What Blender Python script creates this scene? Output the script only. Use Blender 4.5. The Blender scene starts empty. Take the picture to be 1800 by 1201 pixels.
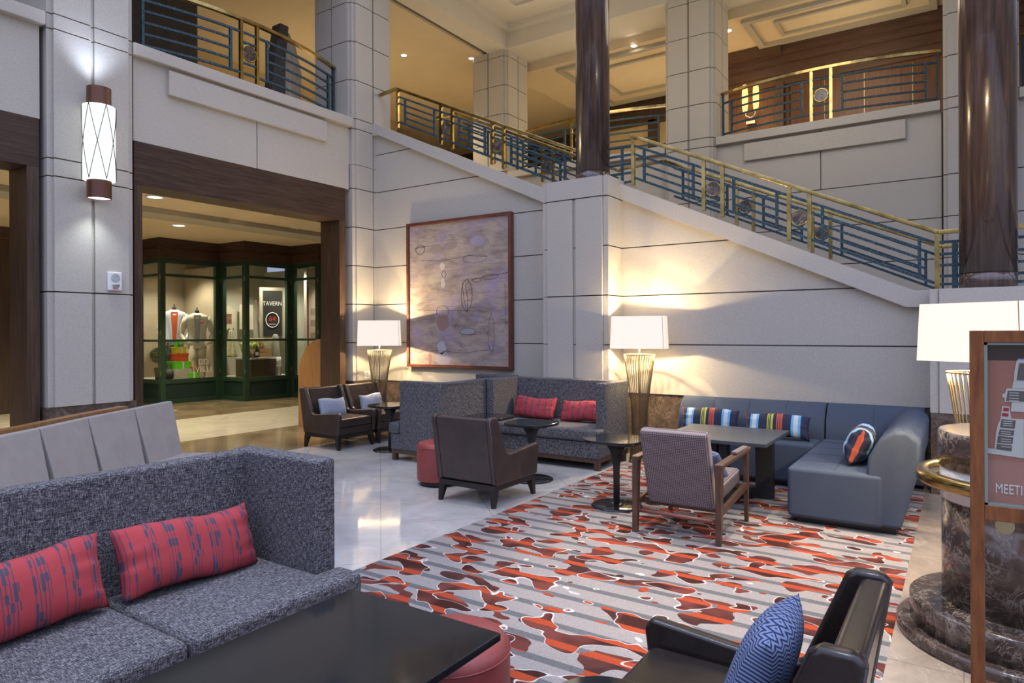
import bpy, bmesh, math, random
from mathutils import Vector, Matrix
PI = math.pi
R = math.radians
C = bpy.context.scene.collection
random.seed(7)

# ------------------------------------------------------------------ materials
def nodes_of(m):
    m.use_nodes = True
    nt = m.node_tree
    return nt, nt.nodes, nt.links, nt.nodes['Principled BSDF']

def basic(name, col, rough=0.6, metal=0.0, emit=None, es=0.0, coat=0.0, spec=0.5, sheen=0.0):
    m = bpy.data.materials.new(name)
    nt, N, L, b = nodes_of(m)
    b.inputs['Base Color'].default_value = (*col, 1)
    b.inputs['Roughness'].default_value = rough
    b.inputs['Metallic'].default_value = metal
    b.inputs['Coat Weight'].default_value = coat
    b.inputs['Specular IOR Level'].default_value = spec
    b.inputs['Sheen Weight'].default_value = sheen
    if emit:
        b.inputs['Emission Color'].default_value = (*emit, 1)
        b.inputs['Emission Strength'].default_value = es
    return m

def ramp(N, stops, interp='LINEAR'):
    r = N.new('ShaderNodeValToRGB')
    r.color_ramp.interpolation = interp
    e = r.color_ramp.elements
    while len(e) < len(stops): e.new(0.5)
    for i, (p, c) in enumerate(stops):
        e[i].position = p
        e[i].color = (*c, 1) if len(c) == 3 else c
    return r

def coords(N, L, scale=(1, 1, 1), rot=(0, 0, 0), which='Object'):
    t = N.new('ShaderNodeTexCoord'); mp = N.new('ShaderNodeMapping')
    mp.inputs['Scale'].default_value = scale
    mp.inputs['Rotation'].default_value = rot
    L.new(t.outputs[which], mp.inputs['Vector'])
    return mp.outputs['Vector']

def noise(N, L, vec, scale, detail=4, rough=0.6, dist=0.0):
    n = N.new('ShaderNodeTexNoise')
    n.inputs['Scale'].default_value = scale
    n.inputs['Detail'].default_value = detail
    n.inputs['Roughness'].default_value = rough
    n.inputs['Distortion'].default_value = dist
    L.new(vec, n.inputs['Vector'])
    return n.outputs['Fac']

def mth(N, L, op, a, b=None, c=None, clamp=False):
    n = N.new('ShaderNodeMath'); n.operation = op; n.use_clamp = clamp
    for i, v in enumerate((a, b, c)):
        if v is None: continue
        if isinstance(v, (int, float)): n.inputs[i].default_value = v
        else: L.new(v, n.inputs[i])
    return n.outputs[0]

def mixc(N, L, fac, a, b, mode='MIX'):
    n = N.new('ShaderNodeMix'); n.data_type = 'RGBA'; n.blend_type = mode
    if isinstance(fac, (int, float)): n.inputs[0].default_value = fac
    else: L.new(fac, n.inputs[0])
    for i, v in ((6, a), (7, b)):
        if isinstance(v, tuple): n.inputs[i].default_value = (*v, 1)
        else: L.new(v, n.inputs[i])
    return n.outputs[2]

def bump(N, L, b, h, strength=0.2, dist=0.01):
    n = N.new('ShaderNodeBump')
    n.inputs['Strength'].default_value = strength
    n.inputs['Distance'].default_value = dist
    L.new(h, n.inputs['Height']); L.new(n.outputs[0], b.inputs['Normal'])

def noisy(name, stops, scale=5, vscale=(1, 1, 1), rough=0.6, detail=5, nr=0.6, dist=0.0, bmp=0.0, metal=0, coat=0, which='Object', rot=(0,0,0), spec=0.5):
    m = bpy.data.materials.new(name)
    nt, N, L, b = nodes_of(m)
    v = coords(N, L, vscale, rot, which)
    f = noise(N, L, v, scale, detail, nr, dist)
    r = ramp(N, stops); L.new(f, r.inputs[0]); L.new(r.outputs[0], b.inputs['Base Color'])
    b.inputs['Roughness'].default_value = rough
    b.inputs['Metallic'].default_value = metal
    b.inputs['Coat Weight'].default_value = coat
    b.inputs['Specular IOR Level'].default_value = spec
    if bmp: bump(N, L, b, f, bmp)
    return m

M = {}
M['stone'] = noisy('cast_stone', [(0.3, (0.44, 0.405, 0.345)), (0.7, (0.515, 0.48, 0.415))], 60, rough=0.85, detail=3)
M['groove'] = basic('joint_backing', (0.16, 0.14, 0.115), 0.9)  # dark backing colour in stone joints and the ceiling slot
M['ceil'] = noisy('ceiling_paint', [(0.3, (0.56, 0.45, 0.29)), (0.7, (0.59, 0.48, 0.32))], 3, rough=0.9)
M['ceil2'] = noisy('beam_paint', [(0.3, (0.56, 0.51, 0.43)), (0.7, (0.59, 0.54, 0.46))], 3, rough=0.9)
M['trim'] = basic('grey_trim', (0.36, 0.32, 0.25), 0.8)
M['tanwall'] = noisy('tan_wall', [(0.3, (0.42, 0.31, 0.155)), (0.7, (0.48, 0.36, 0.19))], 2, rough=0.9)
M['wood_h'] = noisy('walnut_grain_along', [(0.3, (0.030, 0.016, 0.010)), (0.5, (0.056, 0.031, 0.019)), (0.72, (0.088, 0.050, 0.030))], 3, (14, 0.8, 14), 0.5, 6, 0.65, 0.3, spec=.3)
M['wood_v'] = noisy('walnut_grain_upright', [(0.3, (0.034, 0.018, 0.011)), (0.5, (0.066, 0.036, 0.02)), (0.72, (0.105, 0.058, 0.032))], 3, (14, 14, 0.7), 0.42, 6, 0.65, 0.3, spec=.35)
M['wood_x'] = noisy('walnut_grain_cornice', [(0.3, (0.05, 0.025, 0.017)), (0.7, (0.115, 0.06, 0.036))], 3, (0.8, 10, 12), 0.4, 6, 0.65, 0.3)
M['wood_red'] = noisy('mahogany_panel', [(0.3, (0.085, 0.034, 0.014)), (0.7, (0.18, 0.078, 0.032))], 3, (12, 12, 0.5), 0.3, 6, 0.6, 0.2)
M['wood_col'] = noisy('column_veneer', [(0.3, (0.035, 0.02, 0.017)), (0.5, (0.075, 0.045, 0.035)), (0.75, (0.15, 0.095, 0.07))], 2.5, (9, 9, 0.5), 0.22, 6, 0.6, 0.4, coat=0.5)
M['wood_frame'] = noisy('oak_red_frame', [(0.3, (0.14, 0.045, 0.015)), (0.7, (0.29, 0.11, 0.038))], 4, (10, 10, 1.5), 0.5, 6, 0.6, 0.3, spec=.25)
M['wood_pic'] = noisy('picture_frame_wood', [(0.3, (0.10, 0.03, 0.018)), (0.7, (0.17, 0.055, 0.03))], 6, rough=0.35)
M['wood_chair'] = noisy('chair_walnut', [(0.3, (0.05, 0.026, 0.016)), (0.7, (0.115, 0.064, 0.04))], 4, (12, 12, 2), 0.4, 6)
M['wood_arc'] = noisy('amber_wood', [(0.3, (0.22, 0.10, 0.03)), (0.7, (0.34, 0.17, 0.055))], 3, (6, 6, 0.8), 0.4, 5)
M['wood_black'] = basic('ebonised_wood', (0.016, 0.012, 0.011), 0.35)
M['brass'] = noisy('polished_brass', [(0.35, (0.30, 0.21, 0.065)), (0.65, (0.56, 0.41, 0.15))], 6, rough=0.2, metal=1.0)
M['brass_d'] = basic('dull_brass', (0.45, 0.36, 0.2), 0.38, 1.0)
M['teal'] = noisy('verdigris_bar', [(0.38, (0.012, 0.025, 0.04)), (0.52, (0.016, 0.052, 0.070)), (0.7, (0.065, 0.155, 0.16))], 55, rough=0.6, detail=3, bmp=0.3)
M['green'] = basic('dark_green_paint', (0.016, 0.042, 0.021), 0.45)
M['green_d'] = basic('darker_green_panel', (0.009, 0.024, 0.017), 0.45)
M['black'] = basic('black_gloss', (0.012, 0.012, 0.013), 0.3)
M['blackm'] = basic('black_matt', (0.02, 0.02, 0.021), 0.6)
M['white'] = basic('white_plastic', (0.75, 0.75, 0.74), 0.5)
M['chrome'] = basic('chrome', (0.7, 0.7, 0.7), 0.15, 1.0)
M['steel'] = basic('bronze_wire', (0.20, 0.16, 0.10), 0.4, 0.8)
M['dull_door'] = noisy('dark_panelling', [(0.3, (0.03, 0.016, 0.01)), (0.7, (0.06, 0.032, 0.02))], 3, (6, 6, 0.6), 0.4)
M['drape'] = noisy('charcoal_drape', [(0.3, (0.055, 0.05, 0.042)), (0.7, (0.09, 0.082, 0.07))], 2, (3, 3, 2), 0.8)
M['sheet'] = noisy('pale_sheet', [(0.3, (0.33, 0.29, 0.22)), (0.7, (0.5, 0.45, 0.36))], 6, (3, 3, 1), 0.9)

def marble(name, base, mid, vein, scale=3.0, rough=0.15, vw=0.05, vamt=0.8):
    m = bpy.data.materials.new(name)
    nt, N, L, b = nodes_of(m)
    v = coords(N, L)
    n1 = noise(N, L, v, scale, 8, 0.65, 0.8)
    r1 = ramp(N, [(0.3, base), (0.7, mid)]); L.new(n1, r1.inputs[0])
    w = N.new('ShaderNodeTexNoise'); w.inputs['Scale'].default_value = scale * 0.9; w.inputs['Detail'].default_value = 5
    L.new(v, w.inputs['Vector'])
    ad = N.new('ShaderNodeMix'); ad.data_type = 'VECTOR'; ad.inputs[0].default_value = 0.3
    L.new(v, ad.inputs[4]); L.new(w.outputs['Color'], ad.inputs[5])
    na = noise(N, L, ad.outputs[1], scale * 2.4, 7, 0.6, 1.2)
    nb = noise(N, L, ad.outputs[1], scale * 4.5, 5, 0.6, 0.8)
    ka = mth(N, L, 'MINIMUM', mth(N, L, 'ABSOLUTE', mth(N, L, 'SUBTRACT', na, 0.5)), mth(N, L, 'ABSOLUTE', mth(N, L, 'SUBTRACT', nb, 0.5)))
    r2 = ramp(N, [(0.0, (1, 1, 1)), (vw * .55, (0, 0, 0))]); L.new(ka, r2.inputs[0])
    n2 = noise(N, L, v, scale * 1.7, 3)
    f = mth(N, L, 'MULTIPLY', r2.outputs[0], mth(N, L, 'MULTIPLY', mth(N, L, 'SUBTRACT', n2, 0.35, clamp=True), 3 * vamt, clamp=True), clamp=True)
    L.new(mixc(N, L, f, r1.outputs[0], vein), b.inputs['Base Color'])
    b.inputs['Roughness'].default_value = rough
    return m
M['emp'] = marble('brown_veined_marble', (0.045, 0.028, 0.02), (0.14, 0.10, 0.075), (0.42, 0.36, 0.29), 2.6, 0.16)
M['emp2'] = marble('brown_marble_pedestal', (0.022, 0.014, 0.012), (0.125, 0.088, 0.068), (0.45, 0.38, 0.31), 3.2, 0.16, 0.04)
M['emp_base'] = marble('brown_marble_base', (0.035, 0.024, 0.018), (0.15, 0.11, 0.08), (0.35, 0.29, 0.22), 5.0, 0.2)
M['whitestone'] = marble('white_stone_band', (0.62, 0.61, 0.58), (0.72, 0.71, 0.69), (0.5, 0.49, 0.48), 2.0, 0.25)

def tile_floor(name, c1, c2, line, period, rot, lw, rough, vein=None):
    m = bpy.data.materials.new(name)
    nt, N, L, b = nodes_of(m)
    v = coords(N, L, rot=(0, 0, rot))
    s = N.new('ShaderNodeSeparateXYZ'); L.new(v, s.inputs[0])
    ds = []
    for ax in (0, 1):
        a = mth(N, L, 'DIVIDE', s.outputs[ax], period)
        fr = mth(N, L, 'FRACT', a)
        ds.append(mth(N, L, 'MINIMUM', fr, mth(N, L, 'SUBTRACT', 1.0, fr)))
    d = mth(N, L, 'MINIMUM', ds[0], ds[1])
    lin = mth(N, L, 'LESS_THAN', d, lw / period)
    v2 = coords(N, L)
    f = noise(N, L, v2, 1.6, 9, 0.68, 1.0)
    r = ramp(N, [(0.32, c1), (0.68, c2)]); L.new(f, r.inputs[0])
    col = r.outputs[0]
    if vein:
        f2 = noise(N, L, v2, 1.1, 7, 0.6, 1.6)
        k = mth(N, L, 'ABSOLUTE', mth(N, L, 'SUBTRACT', f2, 0.5))
        r3 = ramp(N, [(0.0, (1, 1, 1)), (0.012, (0, 0, 0))]); L.new(k, r3.inputs[0])
        col = mixc(N, L, mth(N, L, 'MULTIPLY', r3.outputs[0], 0.35), col, vein)
    L.new(mixc(N, L, mth(N, L, 'MULTIPLY', lin, 0.8), col, line), b.inputs['Base Color'])
    b.inputs['Roughness'].default_value = rough
    return m
M['floor_w'] = tile_floor('white_marble_tiles', (0.40, 0.39, 0.37), (0.56, 0.55, 0.53), (0.25, 0.24, 0.22), 0.92, PI / 4, 0.003, 0.07, (0.38, 0.36, 0.34))
M['floor_c'] = tile_floor('beige_marble_tiles', (0.50, 0.45, 0.35), (0.62, 0.57, 0.46), (0.36, 0.32, 0.25), 0.92, PI / 4, 0.003, 0.12, (0.4, 0.35, 0.26))
M['floor_b'] = tile_floor('brown_marble_border', (0.13, 0.09, 0.05), (0.30, 0.23, 0.14), (0.08, 0.06, 0.04), 0.9, 0, 0.003, 0.12, (0.42, 0.34, 0.22))
M['floor_g'] = tile_floor('taupe_marble_border', (0.25, 0.20, 0.15), (0.42, 0.35, 0.27), (0.15, 0.12, 0.1), 0.6, 0, 0.003, 0.15, (0.5, 0.45, 0.36))

def tweed(name, dark, mid, light, sx=(1, 1, 1)):
    m = bpy.data.materials.new(name)
    nt, N, L, b = nodes_of(m)
    v = coords(N, L)
    v1 = N.new('ShaderNodeMapping'); v1.inputs['Scale'].default_value = (0.11, 1, 1); L.new(v, v1.inputs['Vector'])
    v2 = N.new('ShaderNodeMapping'); v2.inputs['Scale'].default_value = (1, 0.11, 1); L.new(v, v2.inputs['Vector'])
    v3 = N.new('ShaderNodeMapping'); v3.inputs['Scale'].default_value = (1, 1, 0.14); L.new(v, v3.inputs['Vector'])
    a = noise(N, L, v1.outputs[0], 330, 2, 0.6)
    c = noise(N, L, v2.outputs[0], 330, 2, 0.6)
    e = noise(N, L, v3.outputs[0], 320, 2, 0.6)
    f = mth(N, L, 'MULTIPLY', mth(N, L, 'ADD', mth(N, L, 'ADD', a, c), e), 0.3333)
    r = ramp(N, [(0.40, dark), (0.5, mid), (0.60, light)]); L.new(f, r.inputs[0])
    L.new(r.outputs[0], b.inputs['Base Color'])
    b.inputs['Roughness'].default_value = 0.95; b.inputs['Specular IOR Level'].default_value = 0.15
    bump(N, L, b, f, 0.4, 0.004)
    return m
M['tweed'] = tweed('charcoal_tweed', (0.016, 0.016, 0.020), (0.072, 0.070, 0.078), (0.31, 0.30, 0.30))
M['bluefab'] = noisy('slate_blue_upholstery', [(0.3, (0.05, 0.066, 0.095)), (0.7, (0.066, 0.084, 0.118))], 250, rough=0.85, detail=2, spec=0.25)
M['greyfab'] = noisy('grey_rib_cushion', [(0.35, (0.26, 0.29, 0.35)), (0.65, (0.36, 0.39, 0.45))], 150, (1, 1, 0.2), 0.95, 3)
def leather(name, c1, c2, rough):
    m = bpy.data.materials.new(name)
    nt, N, L, b = nodes_of(m)
    v = coords(N, L)
    f = noise(N, L, v, 7, 6, 0.6, 0.6)
    r = ramp(N, [(0.3, c1), (0.75, c2)]); L.new(f, r.inputs[0]); L.new(r.outputs[0], b.inputs['Base Color'])
    b.inputs['Roughness'].default_value = rough
    f2 = noise(N, L, v, 260, 3, 0.6)
    bump(N, L, b, f2, 0.12, 0.003)
    return m
M['lea_brown'] = leather('dark_brown_leather', (0.030, 0.020, 0.016), (0.055, 0.037, 0.030), 0.38)
M['lea_mid'] = leather('chocolate_leather', (0.040, 0.026, 0.022), (0.068, 0.045, 0.038), 0.42)
M['lea_black'] = leather('black_leather', (0.014, 0.010, 0.009), (0.030, 0.022, 0.018), 0.22)
M['lea_red'] = leather('brick_red_leather', (0.24, 0.045, 0.04), (0.30, 0.06, 0.052), 0.42)
M['panel_grey'] = leather('grey_taupe_leather', (0.33, 0.305, 0.275), (0.39, 0.36, 0.33), 0.55)

def granite():
    m = bpy.data.materials.new('black_granite')
    nt, N, L, b = nodes_of(m)
    v = coords(N, L)
    f = noise(N, L, v, 420, 2, 0.7)
    r = ramp(N, [(0.5, (0.008, 0.008, 0.009)), (0.72, (0.045, 0.05, 0.055))]); L.new(f, r.inputs[0])
    L.new(r.outputs[0], b.inputs['Base Color']); b.inputs['Roughness'].default_value = 0.09
    return m
M['granite'] = granite()
M['tabtop'] = basic('smoked_table_top', (0.018, 0.019, 0.020), 0.07)
M['slate'] = basic('slate_laminate', (0.05, 0.06, 0.065), 0.22)

def chevron(name, c1, c2, s=60):
    m = bpy.data.materials.new(name)
    nt, N, L, b = nodes_of(m)
    v = coords(N, L, which='UV')
    sp = N.new('ShaderNodeSeparateXYZ'); L.new(v, sp.inputs[0])
    tri = mth(N, L, 'PINGPONG', mth(N, L, 'MULTIPLY', sp.outputs[0], s), 1.0)
    ph = mth(N, L, 'ADD', mth(N, L, 'MULTIPLY', sp.outputs[1], s * 1.6), mth(N, L, 'MULTIPLY', tri, 1.0))
    st = mth(N, L, 'PINGPONG', ph, 0.5)
    k = mth(N, L, 'GREATER_THAN', st, 0.22)
    L.new(mixc(N, L, k, c1, c2), b.inputs['Base Color']); b.inputs['Roughness'].default_value = 0.9
    return m
M['chev'] = chevron('blue_chevron_fabric', (0.012, 0.022, 0.07), (0.17, 0.22, 0.36), 20)

def weave():
    m = bpy.data.materials.new('taupe_basket_weave')
    nt, N, L, b = nodes_of(m)
    v = coords(N, L, (1, 1, 1), which='Object')
    sp = N.new('ShaderNodeSeparateXYZ'); L.new(v, sp.inputs[0])
    k = 210
    yz = mth(N, L, 'ADD', sp.outputs[2], mth(N, L, 'MULTIPLY', sp.outputs[1], 0.7))
    a = mth(N, L, 'SINE', mth(N, L, 'MULTIPLY', mth(N, L, 'ADD', sp.outputs[0], yz), k))
    c = mth(N, L, 'SINE', mth(N, L, 'MULTIPLY', mth(N, L, 'SUBTRACT', sp.outputs[0], yz), k))
    f = mth(N, L, 'MULTIPLY', a, c)
    r = ramp(N, [(0.30, (0.06, 0.045, 0.052)), (0.62, (0.27, 0.225, 0.225))]); L.new(mth(N, L, 'MULTIPLY_ADD', f, 0.5, 0.5), r.inputs[0])
    bump(N, L, b, f, 0.4, 0.003)
    L.new(r.outputs[0], b.inputs['Base Color']); b.inputs['Roughness'].default_value = 0.9
    return m
M['weave'] = weave()

def redstripe():
    m = bpy.data.materials.new('red_ikat_fabric')
    nt, N, L, b = nodes_of(m)
    v = coords(N, L, which='UV')
    sp = N.new('ShaderNodeSeparateXYZ'); L.new(v, sp.inputs[0])
    U, V = sp.outputs[0], sp.outputs[1]
    rowid = mth(N, L, 'FLOOR', mth(N, L, 'MULTIPLY', V, 9))
    n1 = N.new('ShaderNodeTexWhiteNoise'); n1.noise_dimensions = '2D'
    colid = mth(N, L, 'FLOOR', mth(N, L, 'MULTIPLY', U, 46))
    cb = N.new('ShaderNodeCombineXYZ'); L.new(colid, cb.inputs[0])
    n1.inputs['Vector'].default_value = (0, 0, 0); L.new(cb.outputs[0], n1.inputs['Vector'])
    cb2 = N.new('ShaderNodeCombineXYZ'); L.new(colid, cb2.inputs[0])
    L.new(mth(N, L, 'ADD', rowid, mth(N, L, 'MULTIPLY', n1.outputs[0], 0)), cb2.inputs[1])
    n2 = N.new('ShaderNodeTexWhiteNoise'); n2.noise_dimensions = '2D'; L.new(cb2.outputs[0], n2.inputs['Vector'])
    fr = mth(N, L, 'ABSOLUTE', mth(N, L, 'SUBTRACT', mth(N, L, 'FRACT', mth(N, L, 'MULTIPLY', U, 46)), 0.5))
    wid = mth(N, L, 'ADD', 0.12, mth(N, L, 'MULTIPLY', mth(N, L, 'GREATER_THAN', n2.outputs[0], 0.72), 0.32))
    ln = mth(N, L, 'LESS_THAN', fr, wid)
    grp = mth(N, L, 'GREATER_THAN', mth(N, L, 'SINE', mth(N, L, 'MULTIPLY', U, 42.0)), -0.25)
    on = mth(N, L, 'MULTIPLY', mth(N, L, 'MULTIPLY', ln, grp), mth(N, L, 'GREATER_THAN', n1.outputs[0], 0.25))
    L.new(mixc(N, L, on, (0.36, 0.036, 0.042), (0.06, 0.045, 0.075)), b.inputs['Base Color'])
    b.inputs['Roughness'].default_value = 0.85
    return m
M['redstripe'] = redstripe()

def multistripe():
    m = bpy.data.materials.new('navy_striped_fabric')
    nt, N, L, b = nodes_of(m)
    v = coords(N, L, which='UV')
    sp = N.new('ShaderNodeSeparateXYZ'); L.new(v, sp.inputs[0])
    nav = (0.016, 0.018, 0.045); sky = (0.10, 0.36, 0.62); gr = (0.5, 0.52, 0.54); yel = (0.42, 0.45, 0.06); red = (0.45, 0.08, 0.05)
    st = [(0, (0.42, 0.075, 0.03)), (0.009, nav), (0.10, sky), (0.135, gr), (0.20, sky), (0.235, nav), (0.37, yel), (0.385, nav), (0.395, yel), (0.41, nav), (0.425, yel), (0.46, nav),
          (0.51, red), (0.53, nav), (0.538, red), (0.56, nav), (0.57, red), (0.60, nav), (0.73, sky), (0.765, gr), (0.83, sky), (0.87, nav)]
    r = ramp(N, st, 'CONSTANT'); L.new(sp.outputs[0], r.inputs[0]); L.new(r.outputs[0], b.inputs['Base Color'])
    b.inputs['Roughness'].default_value = 0.8
    return m
M['multi'] = multistripe()

def carpet():
    m = bpy.data.materials.new('camouflage_striped_carpet')
    nt, N, L, b = nodes_of(m)
    v = coords(N, L)
    s = N.new('ShaderNodeSeparateXYZ'); L.new(v, s.inputs[0])
    fib = noise(N, L, coords(N, L, (1, 5, 1)), 75, 3, 0.7)
    rg = ramp(N, [(0.3, (0.20, 0.178, 0.165)), (0.7, (0.37, 0.335, 0.31))]); L.new(fib, rg.inputs[0])
    rd = ramp(N, [(0.3, (0.085, 0.085, 0.085)), (0.7, (0.17, 0.17, 0.17))]); L.new(fib, rd.inputs[0])
    fr = mth(N, L, 'FRACT', mth(N, L, 'DIVIDE', s.outputs[1], 0.178))
    stripe = mth(N, L, 'LESS_THAN', fr, 0.30)
    ground = mixc(N, L, stripe, rg.outputs[0], rd.outputs[0])
    def blobs(off, sc, dist):
        t = N.new('ShaderNodeMapping'); t.inputs['Scale'].default_value = (1.0, 1.45, 1.0); t.inputs['Location'].default_value = off
        tc = N.new('ShaderNodeTexCoord'); L.new(tc.outputs['Object'], t.inputs['Vector'])
        return noise(N, L, t.outputs[0], sc, 1.2, 0.4, dist)
    n1 = blobs((3.1, 7.7, 0), 3.7, 0.3)
    n2 = blobs((13.4, 2.2, 0), 4.2, 0.3)
    t1, t2 = 0.572, 0.588
    m1 = mth(N, L, 'GREATER_THAN', n1, t1)
    m2 = mth(N, L, 'GREATER_THAN', n2, t2)
    orange_zone = mth(N, L, 'LESS_THAN', mth(N, L, 'FRACT', mth(N, L, 'DIVIDE', mth(N, L, 'ADD', s.outputs[1], 0.006), 0.178)), 0.33)
    orr = ramp(N, [(0.3, (0.27, 0.042, 0.018)), (0.7, (0.44, 0.078, 0.03))]); L.new(fib, orr.inputs[0])
    big = noise(N, L, v, 3.2, 2)
    dk = ramp(N, [(0.42, (0.05, 0.018, 0.014)), (0.58, (0.15, 0.045, 0.035))]); L.new(big, dk.inputs[0])
    dk2 = ramp(N, [(0.42, (0.13, 0.038, 0.03)), (0.58, (0.055, 0.025, 0.022))]); L.new(big, dk2.inputs[0])
    c1 = mixc(N, L, orange_zone, dk.outputs[0], orr.outputs[0])
    c2 = mixc(N, L, orange_zone, dk2.outputs[0], orr.outputs[0])
    g1 = mixc(N, L, m2, ground, c2)
    g2 = mixc(N, L, m1, g1, c1)
    # white outline follows the first family, pushed slightly outwards
    d1 = mth(N, L, 'ABSOLUTE', mth(N, L, 'SUBTRACT', n1, t1 - 0.008))
    w1 = mth(N, L, 'LESS_THAN', d1, 0.0055)
    out = mixc(N, L, w1, g2, (0.55, 0.51, 0.47))
    L.new(out, b.inputs['Base Color']); b.inputs['Roughness'].default_value = 1.0
    b.inputs['Specular IOR Level'].default_value = 0.1
    bump(N, L, b, fib, 0.3, 0.004)
    return m
M['carpet'] = carpet()

def painting():
    m = bpy.data.materials.new('abstract_canvas_paint')
    nt, N, L, b = nodes_of(m)
    v = coords(N, L)
    s = N.new('ShaderNodeSeparateXYZ'); L.new(v, s.inputs[0])
    f = noise(N, L, coords(N, L, (1.0, 1, 2.6)), 2.2, 8, 0.7, 0.5)
    r = ramp(N, [(0.30, (0.15, 0.11, 0.10)), (0.44, (0.30, 0.235, 0.205)), (0.58, (0.43, 0.35, 0.285)), (0.72, (0.28, 0.22, 0.27))]); L.new(f, r.inputs[0])
    g = noise(N, L, coords(N, L, (1.5, 1, 1.5)), 1.6, 3, 0.5)
    k = mth(N, L, 'MULTIPLY', mth(N, L, 'SUBTRACT', g, 0.5, clamp=True), 4, clamp=True)
    col = mixc(N, L, k, r.outputs[0], (0.33, 0.26, 0.38))
    h = noise(N, L, coords(N, L, (0.6, 1, 9)), 5, 5, 0.6)
    k2 = mth(N, L, 'MULTIPLY', mth(N, L, 'SUBTRACT', h, 0.56, clamp=True), 5, clamp=True)
    col = mixc(N, L, k2, col, (0.20, 0.15, 0.13))
    L.new(col, b.inputs['Base Color']); b.inputs['Roughness'].default_value = 0.75
    return m
M['canvas'] = painting()

def emit(name, col, strength):
    m = bpy.data.materials.new(name); m.use_nodes = True
    N = m.node_tree.nodes; N.clear()
    e = N.new('ShaderNodeEmission'); e.inputs[0].default_value = (*col, 1); e.inputs[1].default_value = strength
    o = N.new('ShaderNodeOutputMaterial'); m.node_tree.links.new(e.outputs[0], o.inputs[0])
    return m
M['e_lamp'] = emit('downlight_glow', (1.0, 0.88, 0.68), 30)
M['e_dim'] = emit('dim_downlight_glow', (1.0, 0.93, 0.78), 3.0)
M['e_sconce'] = emit('sconce_tube_glow', (0.93, 0.98, 1.0), .86)
M['e_sconce2'] = emit('sconce_opening_glow', (0.75, 0.85, 1.0), 2.2)
M['e_flame'] = emit('amber_glass_glow', (1.0, 0.55, 0.16), 1.6)
M['e_bulb'] = emit('bulb_glow', (1.0, 0.85, 0.6), 14)

def shade_mat(name, es, tint):
    m = bpy.data.materials.new(name)
    nt, N, L, b = nodes_of(m)
    f = noise(N, L, coords(N, L), 300, 2)
    r = ramp(N, [(0.3, (0.72, 0.68, 0.60)), (0.7, (0.80, 0.76, 0.69))]); L.new(f, r.inputs[0])
    L.new(r.outputs[0], b.inputs['Base Color']); b.inputs['Roughness'].default_value = 0.9
    b.inputs['Emission Color'].default_value = (*tint, 1); b.inputs['Emission Strength'].default_value = es
    return m
M['shade'] = shade_mat('linen_shade_lit', 0.42, (1.0, 0.82, 0.57))
M['seam'] = basic('shade_trim', (0.55, 0.45, 0.28), 0.8)

def glass(name, tint=(0.95, 0.97, 0.95), ior=1.45):
    m = bpy.data.materials.new(name); m.use_nodes = True
    nt = m.node_tree; N = nt.nodes; L = nt.links; N.clear()
    t = N.new('ShaderNodeBsdfTransparent'); t.inputs[0].default_value = (*tint, 1)
    g = N.new('ShaderNodeBsdfGlossy'); g.inputs['Roughness'].default_value = 0.02
    lw = N.new('ShaderNodeLayerWeight'); fac = mth(N, L, 'MULTIPLY_ADD', mth(N, L, 'POWER', lw.outputs['Facing'], 4.0), 0.5, 0.035)
    mx = N.new('ShaderNodeMixShader'); o = N.new('ShaderNodeOutputMaterial')
    L.new(fac, mx.inputs[0]); L.new(t.outputs[0], mx.inputs[1]); L.new(g.outputs[0], mx.inputs[2]); L.new(mx.outputs[0], o.inputs[0])
    return m
M['glass'] = glass('window_glass', ior=1.25)

def col(name, c, rough=0.7): 
    k = 'c_' + name
    if k not in M: M[k] = basic(name, c, rough)
    return M[k]

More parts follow.
